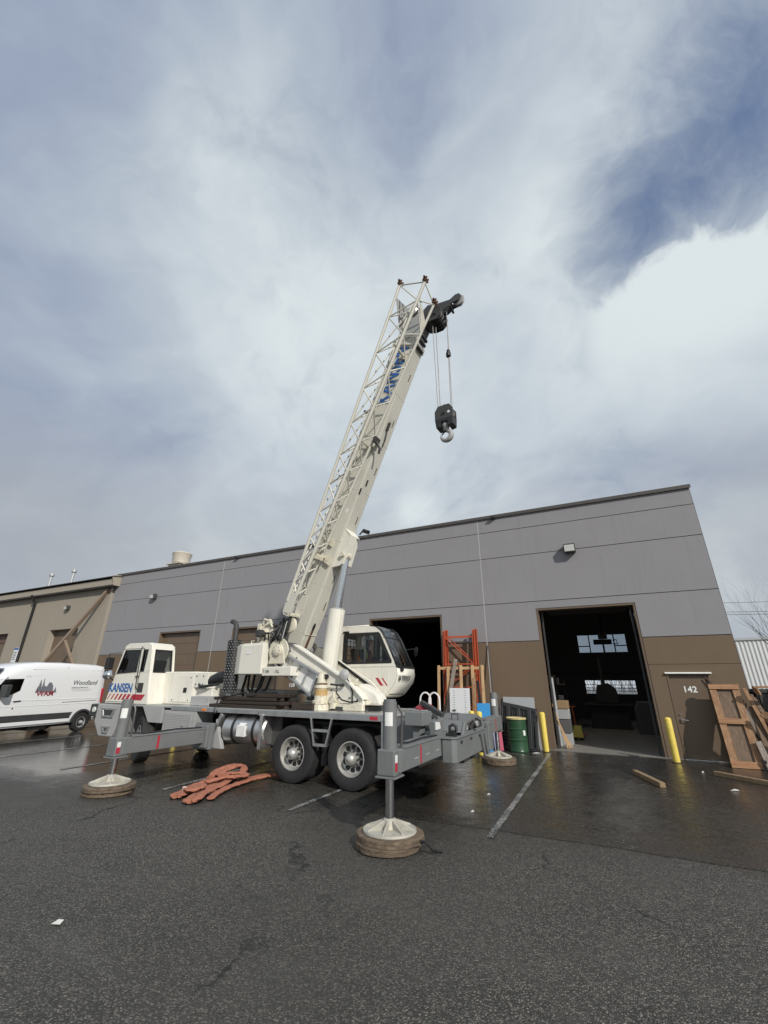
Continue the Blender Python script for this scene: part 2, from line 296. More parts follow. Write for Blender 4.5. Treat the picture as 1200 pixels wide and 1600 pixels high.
# ------------------------------------------------------------------ mesh helpers
OFF = {}
class MB:
    def __init__(s): s.v = []; s.f = []
    def add(s, vs, fs):
        o = len(s.v); s.v += [Vector(p) for p in vs]; s.f += [tuple(i+o for i in f) for f in fs]; return s
    def box(s, x0, x1, y0, y1, z0, z1):
        return s.add([(x0,y0,z0),(x1,y0,z0),(x1,y1,z0),(x0,y1,z0),(x0,y0,z1),(x1,y0,z1),(x1,y1,z1),(x0,y1,z1)],
                     [(0,3,2,1),(4,5,6,7),(0,1,5,4),(1,2,6,5),(2,3,7,6),(3,0,4,7)])
    def prism(s, poly, axis, a, b):
        def q(p, h):
            return {'x': (h, p[0], p[1]), 'y': (p[0], h, p[1]), 'z': (p[0], p[1], h)}[axis]
        n = len(poly)
        return s.add([q(p, a) for p in poly]+[q(p, b) for p in poly],
                     [tuple(range(n))[::-1], tuple(range(n, 2*n))]+[(i, (i+1) % n, n+(i+1) % n, n+i) for i in range(n)])
    def ring(s, outer, inner, axis, a, b):
        def q(p, h):
            return {'x': (h, p[0], p[1]), 'y': (p[0], h, p[1]), 'z': (p[0], p[1], h)}[axis]
        n = len(outer); vs = [q(p, a) for p in outer]+[q(p, a) for p in inner]+[q(p, b) for p in outer]+[q(p, b) for p in inner]
        fs = []
        for i in range(n):
            j = (i+1) % n
            fs += [(i, j, n+j, n+i), (2*n+i, 3*n+i, 3*n+j, 2*n+j), (i, 2*n+i, 2*n+j, j), (n+i, n+j, 3*n+j, 3*n+i)]
        return s.add(vs, fs)
    def cyl(s, p0, p1, r0, r1=None, n=14, caps=True):
        r1 = r0 if r1 is None else r1
        p0, p1 = Vector(p0), Vector(p1); d = (p1-p0).normalized()
        a = d.orthogonal().normalized(); b = d.cross(a)
        vs = []
        for p, r in ((p0, r0), (p1, r1)):
            vs += [p+(a*math.cos(2*math.pi*i/n)+b*math.sin(2*math.pi*i/n))*r for i in range(n)]
        fs = [(i, (i+1) % n, n+(i+1) % n, n+i) for i in range(n)]
        if caps: fs += [tuple(range(n))[::-1], tuple(range(n, 2*n))]
        return s.add(vs, fs)
    def tube(s, pts, r, n=8, caps=True):
        pts = [Vector(p) for p in pts]; rs = r if isinstance(r, (list, tuple)) else [r]*len(pts)
        vs = []; fs = []; a = None
        for i, p in enumerate(pts):
            d = (pts[min(i+1, len(pts)-1)]-pts[max(i-1, 0)]).normalized()
            a = d.orthogonal().normalized() if a is None else (a-d*a.dot(d)).normalized()
            b = d.cross(a)
            vs += [p+(a*math.cos(2*math.pi*k/n)+b*math.sin(2*math.pi*k/n))*rs[i] for k in range(n)]
        for i in range(len(pts)-1):
            fs += [(i*n+k, i*n+(k+1) % n, (i+1)*n+(k+1) % n, (i+1)*n+k) for k in range(n)]
        if caps: fs += [tuple(range(n))[::-1], tuple(range((len(pts)-1)*n, len(pts)*n))]
        return s.add(vs, fs)
    def lathe(s, prof, o, axis, n=32, wob=None):
        o = Vector(o); d = Vector(axis).normalized(); a = d.orthogonal().normalized(); b = d.cross(a)
        vs = []; fs = []; m = len(prof)
        for i in range(n):
            t = 2*math.pi*i/n; e = a*math.cos(t)+b*math.sin(t)
            vs += [o+d*h+e*max(r*(wob(i, k) if wob else 1), 1e-4) for k, (r, h) in enumerate(prof)]
        for i in range(n):
            j = (i+1) % n
            fs += [(i*m+k, j*m+k, j*m+k+1, i*m+k+1) for k in range(m-1)]
        return s.add(vs, fs)
    def beam(s, p0, p1, w, h, up=(0, 0, 1)):
        p0, p1 = Vector(p0), Vector(p1); d = (p1-p0).normalized(); a = d.cross(Vector(up))
        a = a.normalized() if a.length > 1e-5 else d.orthogonal().normalized(); b = a.cross(d)
        vs = []
        for p in (p0, p1):
            vs += [p-a*w/2-b*h/2, p+a*w/2-b*h/2, p+a*w/2+b*h/2, p-a*w/2+b*h/2]
        return s.add(vs, [(0,1,2,3),(7,6,5,4),(0,4,5,1),(1,5,6,2),(2,6,7,3),(3,7,4,0)])
    def sph(s, c, r, n=14, m=8, sc=(1,1,1)):
        c = Vector(c); vs = []; fs = []
        for i in range(m+1):
            ph = math.pi*i/m
            vs += [c+Vector((math.sin(ph)*math.cos(2*math.pi*k/n)*sc[0], math.sin(ph)*math.sin(2*math.pi*k/n)*sc[1], math.cos(ph)*sc[2]))*r for k in range(n)]
        for i in range(m): fs += [(i*n+k, (i+1)*n+k, (i+1)*n+(k+1) % n, i*n+(k+1) % n) for k in range(n)]
        return s.add(vs, fs)
    def xf(s, fn): s.v = [Vector(fn(p)) for p in s.v]; return s
    def mesh(s, name, off=(0, 0, 0)):
        me = bpy.data.meshes.new(name); off = Vector(off)
        me.from_pydata([tuple(p-off) for p in s.v], [], s.f)
        bm = bmesh.new(); bm.from_mesh(me); bmesh.ops.recalc_face_normals(bm, faces=bm.faces); bm.to_mesh(me); bm.free()
        return me
def link(name, me, mat, parent=None, bevel=0.0, smooth=None, seg=2):
    o = bpy.data.objects.new(name, me); C.objects.link(o)
    if mat: me.materials.append(MATS[mat] if isinstance(mat, str) else mat)
    if parent is not None: o.parent = parent; OFF[o.name] = OFF.get(parent.name, Vector((0, 0, 0)))
    if smooth is not None:
        for p in me.polygons: p.use_smooth = True
        me.set_sharp_from_angle(angle=R(smooth))
    if bevel > 0:
        md = o.modifiers.new('bevel', 'BEVEL'); md.width = bevel; md.segments = seg; md.limit_method = 'ANGLE'; md.angle_limit = R(40)
    return o
def part(name, mb, mat, parent, bevel=0.0, smooth=None):
    return link(name, mb.mesh(name, OFF.get(parent.name, (0, 0, 0))), mat, parent, bevel, smooth)
def thing(name, label, cat, loc=(0, 0, 0), rz=0.0, group=None, local=False):
    o = bpy.data.objects.new(name, None); C.objects.link(o); o.location = loc; o.rotation_euler = (0, 0, rz)
    o.empty_display_size = 0.3
    o['label'] = label; o['category'] = cat
    if group: o['group'] = group
    OFF[o.name] = Vector((0, 0, 0)) if local else Vector(loc)
    return o
def solo(name, mb, mat, label, cat, loc=(0, 0, 0), bevel=0.0, smooth=None, group=None):
    o = link(name, mb.mesh(name, loc), mat, None, bevel, smooth); o.location = loc; OFF[o.name] = Vector(loc)
    o['label'] = label; o['category'] = cat
    if group: o['group'] = group
    return o
def struct(name, mb, mat, loc=(0, 0, 0)):
    o = link(name, mb.mesh(name, loc), mat); o.location = loc; o['kind'] = 'structure'; return o
def text(name, body, size, M, mat, parent, ext=0.002, shear=0.0, bold=0.0, sx=1.0, space=1.0, align='LEFT'):
    cu = bpy.data.curves.new('t', 'FONT'); cu.body = body; cu.size = size; cu.extrude = ext; cu.shear = shear; cu.offset = bold
    cu.space_character = space; cu.align_x = align; cu.resolution_u = 4
    to = bpy.data.objects.new('t', cu); C.objects.link(to); dg = bpy.context.evaluated_depsgraph_get()
    me = bpy.data.meshes.new_from_object(to.evaluated_get(dg)); bpy.data.objects.remove(to); bpy.data.curves.remove(cu)
    off = OFF.get(parent.name, Vector((0, 0, 0)))
    for v in me.vertices: v.co = (M @ Vector((v.co.x*sx, v.co.y, v.co.z)))-off
    me.name = name; me.materials.clear()
    return link(name, me, mat, parent)
def FR(o, x=(1, 0, 0), y=(0, 0, 1)):
    """frame for writing: x = reading direction, y = up of the letters"""
    x = Vector(x).normalized(); y = Vector(y).normalized(); z = x.cross(y)
    M = Matrix((x, y, z)).transposed().to_4x4(); return Matrix.Translation(o) @ M

# ------------------------------------------------------------------ the ground
g = MB(); g.add([(-400, -300, 0), (400, -300, 0), (400, 500, 0), (-400, 500, 0)], [(0, 1, 2, 3)])
struct('ground', g, 'asphalt')
random.seed(3)
edge = []
xx = -6.3
while xx < 45: edge.append((xx, -8.62+0.03*math.sin(xx*1.3)+random.uniform(-.02, .02)+0.0105*(xx+4))); xx += 0.5
vs = [(x, y, 0.004) for x, y in edge]+[(x, 1.2, 0.004) for x, y in edge]; n = len(edge)
struct('apron', MB().add(vs, [(i, i+1, n+i+1, n+i) for i in range(n-1)]), 'asphalt_apron')
for i, (x0, y0, x1, y1, w) in enumerate([(-4.47, -0.6, -4.33, -8.95, 0.10), (-7.50, -6.6, -7.49, -9.2, 0.10), (-11.2, -0.6, -10.45, -9.2, 0.10),
        (-14.3, -0.6, -14.2, -9.0, 0.10), (-17.4, -0.6, -17.4, -9.0, 0.10), (-20.5, -0.6, -20.5, -9.0, 0.10), (-23.6, -0.6, -23.6, -9.0, 0.10), (-7.0, -0.5, -4.7, -1.75, 0.05)]):
    d = Vector((x1-x0, y1-y0, 0)).normalized(); a = Vector((-d.y, d.x, 0))*w/2; k = 24
    vs = []
    for j in range(k+1):
        p = Vector((x0, y0, 0.009)).lerp(Vector((x1, y1, 0.009)), j/k); q = random.uniform(.8, 1.1)
        vs += [p-a*q, p+a*random.uniform(.8, 1.1)]
    struct('parking_line', MB().add(vs, [(2*j, 2*j+1, 2*j+3, 2*j+2) for j in range(k)]), 'line_paint')

# ------------------------------------------------------------------ grey and brown warehouse
wh = thing('warehouse', 'long grey concrete warehouse with brown base, open loading doors and unit number 142', 'warehouse', (-14, 0, 0))
HZ = [0.0, 2.5, 3.29, 4.62, 6.35, 7.40, 7.99]
BAYS = [(-28.95, -19.93), (-19.93, -6.24), (-6.24, 0.86)]
DOORS = [(-4.45, -1.40, 4.37, 'open'), (-11.07, -7.91, 4.37, 'open'), (-18.70, -15.6, 4.37, 'shut'), (-23.99, -20.87, 4.37, 'shut')]
MAN = [(-1.0, 0.06, 2.24), (-15.25, -14.2, 2.24), (-6.0+0.0, -5.99, 0.01)][:2]
OPEN = [(a, b, h) for a, b, h, k in DOORS]+MAN
gp = 0.011
for (xa, xb) in BAYS:
    for k in range(len(HZ)-1):
        z0, z1 = HZ[k]+(gp if k else 0), HZ[k+1]-(gp if k < len(HZ)-2 else 0)
        if k == 0: z1 = HZ[1]
        if k == 1: z0 = HZ[1]
        if k == 0 and xa == -6.24: pass
        X0, X1 = xa+gp, xb-gp
        cuts = sorted({X0, X1, *[e for a, b, h in OPEN for e in (a, b) if X0 < e < X1]})
        mb = {}
        for c0, c1 in zip(cuts[:-1], cuts[1:]):
            op = [h for a, b, h in OPEN if a <= (c0+c1)/2 <= b]
            zz0 = max(z0, op[0]) if op else z0
            zt = z1-gp if (k == 0 and c0 >= -1.41) else z1
            if zz0 >= z1-0.01: continue
            part('wall_panel', MB().box(c0, c1, 0.0, 0.22, zz0, zt), 'wall_grey' if k >= 2 else 'wall_brown', wh)
# backing behind the joints (dark sealant), with the openings cut out
cuts = sorted({-28.95, 0.86, *[e for a, b, h in OPEN for e in (a, b)]})
bk = MB()
for c0, c1 in zip(cuts[:-1], cuts[1:]):
    op = [h for a, b, h in OPEN if a <= (c0+c1)/2 <= b]
    bk.box(c0-0.004, c1+0.004, 0.018, 0.24, op[0]+0.01 if op else 0, 7.97)
part('joint_backing', bk, 'joint_dark', wh)
for x in (-19.93, -6.24): part('sealant_strip', MB().box(x-0.016, x+0.010, -0.004, 0.01, 0.05, 7.98), 'caulk', wh)
for x in range(10):
    a = -29.0+x*2.99; part('cap_flashing', MB().prism([(-0.07, 7.96), (-0.07, 8.08), (0.32, 8.10), (0.32, 8.03), (0.0, 8.02), (-0.04, 7.96)], 'x', a+0.003, a+2.987), 'cap_metal', wh)
part('side_wall', MB().box(0.62, 0.858, 0.26, 22, 0, 7.98), 'wall_grey', wh)
part('side_wall', MB().box(-28.95, -28.7, 0.26, 22, 0, 7.98), 'wall_grey', wh)
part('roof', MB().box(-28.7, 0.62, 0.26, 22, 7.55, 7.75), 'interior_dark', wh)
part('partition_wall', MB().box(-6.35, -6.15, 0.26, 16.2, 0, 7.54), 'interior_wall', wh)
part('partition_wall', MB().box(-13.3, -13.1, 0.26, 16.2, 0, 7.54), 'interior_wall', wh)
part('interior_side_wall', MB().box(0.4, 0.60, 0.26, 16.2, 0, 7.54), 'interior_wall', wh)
# frames round the openings, shut doors, man doors
for a, b, h, kind in DOORS:
    part('door_jamb', MB().box(a, a+0.07, 0.015, 0.30, 0, h-0.07), 'door_brown', wh, 0.004)
    part('door_jamb', MB().box(b-0.07, b, 0.015, 0.30, 0, h-0.07), 'door_brown', wh, 0.004)
    part('door_header', MB().box(a, b, 0.015, 0.30, h-0.07, h), 'door_brown', wh, 0.004)
    if kind == 'shut':
        for k in range(8):
            z0 = k*(h-0.08)/8; part('door_section', MB().box(a+0.07, b-0.07, 0.21, 0.25, z0+0.004, z0+(h-0.08)/8-0.003), 'door_brown', wh, 0.006)
    else:
        part('door_track', MB().box(a+0.12, a+0.17, 0.35, 0.42, 0.02, 4.6), 'dark_steel', wh)
        part('door_track', MB().box(b-0.17, b-0.12, 0.35, 0.42, 0.02, 4.6), 'dark_steel', wh)
        for k in range(6): part('raised_door_section', MB().box(a+0.1, b-0.1, 0.5+k*0.56, 1.04+k*0.56, 4.62, 4.67), 'interior_wall', wh)
for (a, b, h), num in zip(MAN, ('142', '138')):
    part('door_frame', MB().ring([(a, 0), (a, h), (b, h), (b, 0)], [(a+.05, 0), (a+.05, h-.05), (b-.05, h-.05), (b-.05, 0)], 'y', -0.012, 0.2), 'door_brown', wh, 0.003)
    dr = part('door', MB().box(a+.055, b-.055, 0.05, 0.10, 0.025, h-0.055), 'door_brown', wh, 0.004)
    text('door_number', num, 0.225 if num == '142' else 0.2, FR(((a+b)/2-0.02 if num == '142' else (a+b)/2-0.1, 0.046, 1.73), (1, 0, 0)), 'white_letter', dr, 0.003, bold=0.006, align='CENTER', space=1.05)
    hd = part('handle', MB().cyl((a+.13, 0.05, 1.0), (a+.13, -0.02, 1.0), 0.028, n=12).tube([(a+.13, -0.015, 1.0), (a+.16, -0.03, 1.0), (a+.29, -0.03, 0.99)], 0.013), 'chrome', dr, smooth=40)
    part('deadbolt', MB().cyl((a+.13, 0.05, 1.14), (a+.13, 0.03, 1.14), 0.03, n=12), 'chrome', dr, smooth=40)
    part('threshold', MB().box(a, b, -0.08, 0.2, 0.004, 0.024), 'aluminium', wh, 0.004)
    part('rain_drip', MB().prism([(0.0, h+.03), (-0.07, h+.0), (-0.07, h-.012), (0.0, h+.005)], 'x', a-0.03, b+0.05), 'white_tape', wh)
    part('closer_arm', MB().beam((b-.12, -0.02, h-.1), (b+0.03, -0.05, h-.3), 0.02, 0.03), 'door_brown', wh)
    for z in (0.35, 1.2, 1.95): part('hinge', MB().cyl((b-.052, 0.03, z-.05), (b-.052, 0.03, z+.05), 0.012, n=8), 'aluminium', dr)
# rear wall with windows, interior
Yb = 16.0
wins = [(-4.01, -1.10, 3.80, 5.0), (-3.95, -1.05, 1.35, 2.22)]
rw = MB(); xs = sorted({-28.7, 0.62, *[e for w in wins for e in w[:2]]})
for a, b in zip(xs[:-1], xs[1:]):
    hs = sorted([(z0, z1) for x0, x1, z0, z1 in wins if x0 <= (a+b)/2 <= x1]); z = 0
    for z0, z1 in hs: rw.box(a, b, Yb, Yb+.22, z, z0); z = z1
    rw.box(a, b, Yb, Yb+.22, z, 7.5)
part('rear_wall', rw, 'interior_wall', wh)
x0, x1, z0, z1 = wins[0]
wf = part('window_frame', MB().ring([(x0, z0), (x0, z1), (x1, z1), (x1, z0)], [(x0+.06, z0+.06), (x0+.06, z1-.06), (x1-.06, z1-.06), (x1-.06, z0+.06)], 'y', Yb-.02, Yb+.1), 'dark_steel', wh)
for x in (-3.28, -1.83, -2.5): part('mullion', MB().box(x-.035, x+.035, Yb-.02, Yb+.08, z0+.06, z1-.06), 'dark_steel', wf)
for a, b in ((-4.0, -3.28), (-1.83, -1.1)): part('transom', MB().box(a+.04, b-.04, Yb-.02, Yb+.08, 4.22, 4.28), 'dark_steel', wf)
for a, b in ((-3.95, -3.315), (-3.245, -2.535), (-2.465, -1.865), (-1.795, -1.16)): part('pane', MB().box(a, b, Yb+.03, Yb+.04, z0+.06, z1-.06), 'glass_window', wf)
sc = part('shop_window', MB().ring([(-3.95, 1.35), (-3.95, 2.22), (-1.05, 2.22), (-1.05, 1.35)], [(-3.9, 1.4), (-3.9, 2.17), (-1.1, 2.17), (-1.1, 1.4)], 'y', Yb-.02, Yb+.1), 'dark_steel', wh)
random.seed(11)
for k in range(44):   # patterned film of slanted bars over the lower window
    x = -3.85+k*0.063; s = 1 if (k//4) % 2 else -1
    part('pattern_bar', MB().beam((x, Yb, 1.4), (x+s*random.uniform(.1, .35), Yb, 2.17), 0.02, 0.028+0.02*random.random(), (0, 1, 0)), 'black', sc)
for z in (1.55, 1.72, 1.9): part('pattern_bar', MB().box(-3.9, -1.1, Yb+.01, Yb+.03, z, z+.035), 'black', sc)
part('ledge', MB().box(-6.1, 0.4, Yb-.25, Yb-.01, 2.62, 2.70), 'interior_wall', wh)
struct('floor', MB().box(-28.7, 0.62, -0.02, Yb, -0.1, 0.022), 'concrete_floor')
part('roof_beam', MB().box(-6.1, 0.4, 4.0, 4.15, 6.4, 6.9), 'interior_dark', wh)
part('roof_beam', MB().box(-6.1, 0.4, 9.0, 9.15, 6.4, 6.9), 'interior_dark', wh)
# lamps on the wall
def wall_lamp(x, z, label, big=True, tan=False):
    t = thing('wall_lamp', label, 'lamp', (x, 0, z), group='flood lamps on the building fronts'); s = 1.0 if big else 0.85
    part('housing', MB().prism([(-0.02, -.15*s), (-0.02, .15*s), (-.16*s, .17*s), (-.30*s, .10*s), (-.26*s, -.17*s)], 'x', -.19*s, .19*s).xf(lambda p: (p.x+x, p.y, p.z+z)), 'lamp_body', t, 0.01)
    part('lens', MB().add([(x-.16*s, -.303*s, z+.08*s), (x+.16*s, -.303*s, z+.08*s), (x+.16*s, -.267*s, z-.14*s), (x-.16*s, -.267*s, z-.14*s)], [(0, 1, 2, 3)]).xf(lambda p: p+Vector((0, -.012, 0))), 'lamp_lens', t)
    part('bracket', MB().box(x-.07, x+.07, -.03, 0.0, z-.08, z+.08), 'lamp_body', t)
wall_lamp(-3.04, 6.36, 'square flood lamp high on the grey wall above the open loading door')
wall_lamp(-25.0, 6.38, 'small flood lamp on the grey wall above the white crane cab', False)
wall_lamp(-33.4, 6.30, 'small flood lamp on the tan wall right of the black downpipe', False)
for x, lb in ((-5.6, 'small dark bracket under the roof edge right of the sealant joint'), (-19.0, 'small dark bracket under the roof edge near the roof fan')):
    solo('soffit_light', MB().prism([(-.18, 7.93), (-.20, 7.99), (0, 7.99), (0, 7.90)], 'x', x-.09, x+.09), 'lamp_body', lb, 'light', (x, -.1, 7.95), 0.008)
t = thing('roof_fan', 'cream drum shaped exhaust fan on the grey warehouse roof', 'fan', (-27.4, 3, 7.8))
part('drum', MB().lathe([(0, 10.06), (.60, 10.06), (.64, 10.0), (.60, 9.9), (.55, 9.35), (.5, 9.3), (0, 9.3)], (-27.4, 3, 0), (0, 0, 1), 28), 'vent_cream', t, smooth=35)
part('curb', MB().box(-27.95, -26.85, 2.5, 3.5, 7.8, 9.2).box(-28.05, -26.75, 2.4, 3.6, 9.2, 9.27), 'vent_cream', t, 0.01)
for s in (-1, 1): part('leg', MB().cyl((-27.4+s*.4, 2.8, 9.2), (-27.4+s*.4, 2.8, 9.4), 0.03, n=6), 'galvanised', t)
# things inside the open unit
t = thing('ceiling_lamp', 'lit round high bay lamp hanging inside the open unit', 'lamp', (-2.8, 6, 5.05))
part('shade', MB().lathe([(.08, .22), (.10, .2), (.2, 0), (.19, 0), (.09, .17)], (-2.8, 6, 5.02), (0, 0, 1), 20), 'interior_wall', t, smooth=40)
part('lens', MB().cyl((-2.8, 6, 5.02), (-2.8, 6, 5.03), .18, n=20), 'lamp_glow', t)
ll = bpy.data.lights.new('ceiling_lamp_light', 'POINT'); ll.energy = 45; ll.shadow_soft_size = .15; ll.color = (1, .95, .86); lo = bpy.data.objects.new('ceiling_lamp_light', ll); C.objects.link(lo); lo.parent = t; lo.location = (0, 0, -.12)
part('cord', MB().cyl((-2.8, 6, 5.2), (-2.8, 6, 7.5), .01, n=6), 'black', t)
t = thing('hoist', 'dark electric hoist hanging before the upper rear window', 'hoist', (-2.45, 14, 4.3))
part('motor', MB().cyl((-3.0, 14, 4.33), (-2.0, 14, 4.33), .15, n=14), 'black', t, 0.02)
part('trolley', MB().box(-2.7, -2.2, 13.9, 14.1, 4.5, 4.75).cyl((-2.6, 13.95, 4.8), (-2.6, 14.05, 4.8), .12).cyl((-2.3, 13.95, 4.8), (-2.3, 14.05, 4.8), .12), 'black', t)
part('chain', MB().cyl((-2.45, 14, 3.2), (-2.45, 14, 4.3), .02, n=6).tube([(-1.95, 14, 4.4), (-1.75, 14, 4.45), (-1.7, 14, 4.2), (-1.95, 14, 4.2)], .03), 'black', t)
part('hanger', MB().cyl((-2.45, 14, 4.75), (-2.45, 14, 7.5), .03, n=6), 'black', t)
def rack(x0, x1, y0, y1, label, hs, nm='shelf_rack'):
    t = thing(nm, label, 'shelf', (x0, y0, 0.022))
    for x in (x0, x1):
        for y in (y0, y1): part('post', MB().box(x-.03, x+.03, y-.03, y+.03, .022, hs[-1]+.3), 'interior_dark', t)
    for h in hs: part('shelf', MB().box(x0-.02, x1+.02, y0-.02, y1+.02, h, h+.04), 'cardboard', t)
    return t
rack(-5.0, -4.45, 3.5, 7.2, 'dark storage shelf along the left wall inside the open unit', [.5, 1.2, 1.9])
rack(-1.02, -.60, 2.2, 6.2, 'tall dark shelf along the right wall inside the open unit', [.6, 1.4, 2.3, 3.2, 4.1])
random.seed(5)
ordn = ['lowest', 'second', 'third', 'fourth', 'top']
for k in range(6):
    h = [.54, 1.24, 1.94][k//2]; y = 3.9+(k % 2)*1.7+random.random()*.6; w = random.uniform(.16, .26)
    solo('carton', MB().box(-4.72-w, -4.72+w, y-w*.7, y+w*.7, h, h+random.uniform(.2, .42)), ['cardboard', 'grey_board', 'interior_wall', 'white_board', 'cardboard', 'grey_board'][k], '%s carton on the %s shelf of the left rack, the one %s' % (['brown', 'grey', 'dark', 'white', 'brown', 'grey'][k], ['lowest', 'middle', 'top'][k//2], 'farther inside' if k % 2 else 'nearer the door'), 'box', (-4.72, y, h), 0.01, group='cartons on the left rack')
for k in range(10):
    h = [.64, 1.44, 2.34, 3.24, 4.14][k//2]; y = 2.5+(k % 2)*1.7+random.random()*.6; w = random.uniform(.12, .22); c = k*3 % 4
    solo('tool_case', MB().box(-1.0, -1.0+w*1.5, y-w, y+w, h, h+random.uniform(.15, .5)), ['grey_board', 'galvanised', 'interior_wall', 'white_board'][c], '%s case on the %s shelf of the right rack, the one %s' % (['grey', 'metal', 'dark', 'white'][c], ordn[k//2], 'farther inside' if k % 2 else 'nearer the door'), 'box', (-.9, y, h), 0.01, group='cases on the right rack')
t = thing('pallet_jack', 'orange hand pallet jack standing inside the left of the open unit', 'pallet jack', (-3.9, 3.0, .022))
part('handle', MB().tube([(-3.9, 3.2, .2), (-3.95, 3.05, 1.0), (-3.95, 3.0, 1.15)], .025).cyl((-4.07, 3.0, 1.15), (-3.83, 3.0, 1.15), .02), 'orange_rack', t)
part('body', MB().prism([(-4.1, .1), (-3.7, .1), (-3.75, .5), (-4.0, .5)], 'y', 3.1, 3.3), 'yellow_post', t, .02)
for x in (-4.02, -3.78): part('fork', MB().box(x-.08, x+.08, 3.3, 4.4, .08, .14), 'orange_rack', t); part('wheel', MB().cyl((x-.04, 3.2, .1), (x+.04, 3.2, .1), .08), 'black', t)
t = thing('plank_stack', 'pale planks leaning just inside the left edge of the open door', 'planks', (-4.2, .6, .022))
for k in range(3): part('plank', MB().beam((-4.05+k*.06, .42+k*.1, .03), (-4.36, .55+k*.1, 1.3-k*.2), .09, .03, (1, 0, .3)), 'wood_new', t)
t = thing('panel_rack', 'stack of boxes and grey boards inside the left edge of the open door', 'stack', (-4.15, 1.6, .022))
for k, (z, h, m) in enumerate(((.03, .35, 'grey_board'), (.4, .4, 'interior_wall'), (.82, .3, 'grey_board'), (1.14, .25, 'cardboard'))): part('box', MB().box(-4.36+.02*k, -3.95, 1.2, 1.9, z, z+h), m, t, .01)
t = thing('workbench_machine', 'dark woodworking machine with hood at the centre of the unit', 'machine', (-2.8, 9, .022))
part('base', MB().prism([(-3.6, .022), (-1.9, .022), (-2.0, 1.0), (-3.5, 1.0)], 'y', 8.4, 9.8), 'interior_dark', t, .03)
part('table', MB().box(-3.8, -1.7, 8.2, 10, 1.0, 1.08), 'interior_dark', t, .02)
part('hood', MB().prism([(-3.3, 1.08), (-2.2, 1.08), (-2.3, 1.75), (-2.6, 2.0), (-3.1, 1.9)], 'y', 8.7, 9.5), 'interior_dark', t, .05)
part('duct', MB().tube([(-2.8, 9.1, 1.9), (-2.85, 9.2, 2.3), (-2.85, 9.2, 3.2)], .09, 12), 'interior_dark', t, smooth=40)
t = thing('panel_saw', 'grey cabinet machine with control box at the right of the unit', 'machine', (-1.2, 7.0, .022))
part('cabinet', MB().prism([(-1.75, .022), (-.6, .022), (-.6, 1.25), (-1.6, 1.25), (-1.75, .9)], 'y', 6.6, 7.6), 'interior_wall', t, .03)
part('control_box', MB().box(-.95, -.7, 6.5, 6.62, 1.35, 1.65), 'white_board', t, .02); part('arm', MB().cyl((-.82, 6.62, .9), (-.82, 6.62, 1.7), .03), 'galvanised', t)
t = thing('pipe_bundle', 'upright pale pipe inside the left edge of the open door', 'pipe', (-4.28, 1.0, .022))
part('pipe', MB().cyl((-4.30, 1.0, .03), (-4.33, 1.0, 2.1), .05), 'galvanised', t); part('cap', MB().cyl((-4.33, 1.0, 2.1), (-4.33, 1.0, 2.13), .055), 'galvanised', t)
t = thing('shop_table', 'dark worktable with a cloth inside the open unit behind the crane', 'table', (-9.5, 4, .022))
part('table_top', MB().box(-10.8, -8.4, 3.4, 4.6, .85, .92), 'interior_wall', t, .01)
for x in (-10.7, -8.5):
    for y in (3.5, 4.5): part('leg', MB().box(x-.04, x+.04, y-.04, y+.04, .022, .85), 'interior_dark', t)

# ------------------------------------------------------------------ tan building at left
tb = thing('tan_building', 'tan concrete building with metal roof edge and black downpipe at left', 'building', (-40, 0, 0))
TX = -29.22
tops = [(-34.85, -31.72, 4.95), (-43.6, -40.06, 4.95), (-52, -48.5, 4.95)]
xs = sorted({TX, -62, *[e for a, b, h in tops for e in (a, b)]}); mw = MB()
for a, b in zip(xs[:-1], xs[1:]):
    op = [h for p, q, h in tops if p <= (a+b)/2 <= q]; mw.box(a, b, -0.02, 0.4, op[0] if op else 0, 7.5)
part('wall', mw, 'tan_wall', tb)
part('corner_trim', MB().box(TX-.02, TX+.16, -.08, .1, 0, 7.5), 'tan_trim', tb, .01)
for p, q, h in tops:
    part('recess_door', MB().box(p, q, .34, .38, 0, h-.6 if p < -40 else h), 'door_brown', tb)
    if p < -40: part('recess_head', MB().box(p, q, .30, .385, h-.6, h), 'maroon', tb)
    part('reveal', MB().box(p-.05, p+.006, -.03, .345, 0, h), 'tan_trim', tb)
part('fascia', MB().prism([(-.42, 7.35), (-.42, 7.72), (-.36, 7.75), (0.1, 7.75), (.1, 7.45), (-.36, 7.33)], 'x', -62, -28.62), 'tan_trim', tb)
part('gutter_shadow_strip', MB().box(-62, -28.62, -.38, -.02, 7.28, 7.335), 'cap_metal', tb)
vs = []; fs = []; k = 520
for i in range(k+1):
    x = -62+i*(33.5/k); z = 7.84+.022*math.sin(i*math.pi*.8)
    vs += [(x, -.55, z), (x, 6, z+.9), (x, -.55, z-.03)]
for i in range(k): fs += [(3*i, 3*i+3, 3*i+4, 3*i+1), (3*i, 3*i+2, 3*i+5, 3*i+3)]
part('roof_sheet', MB().add(vs, fs), 'cap_metal', tb)
part('end_plate', MB().prism([(-.55, 7.75), (-.5, 7.9), (.5, 8.05), (.5, 7.3), (-.4, 7.3)], 'x', -28.62, -28.58), 'tan_trim', tb)
part('downpipe', MB().tube([(-37.55, -.42, 7.40), (-37.55, -.42, 7.25), (-37.58, -.10, 6.85), (-37.58, -.10, 0)], .085, 8), 'black', tb, smooth=50)
part('side_wall', MB().box(-62, -29.25, .42, 20, 0, 7.4), 'tan_wall', tb)
st = thing('steel_brace', 'brown diagonal steel brace propping the corner of the tan wall', 'brace', (-34.2, -1.7, 0))
P0, P1 = Vector((-29.5, -.06, 7.2)), Vector((-34.2, -1.70, 0.0))
part('diagonal', MB().beam(P0, P1, .16, .20, (0, -1, 0)), 'brown_strut', st, .012)
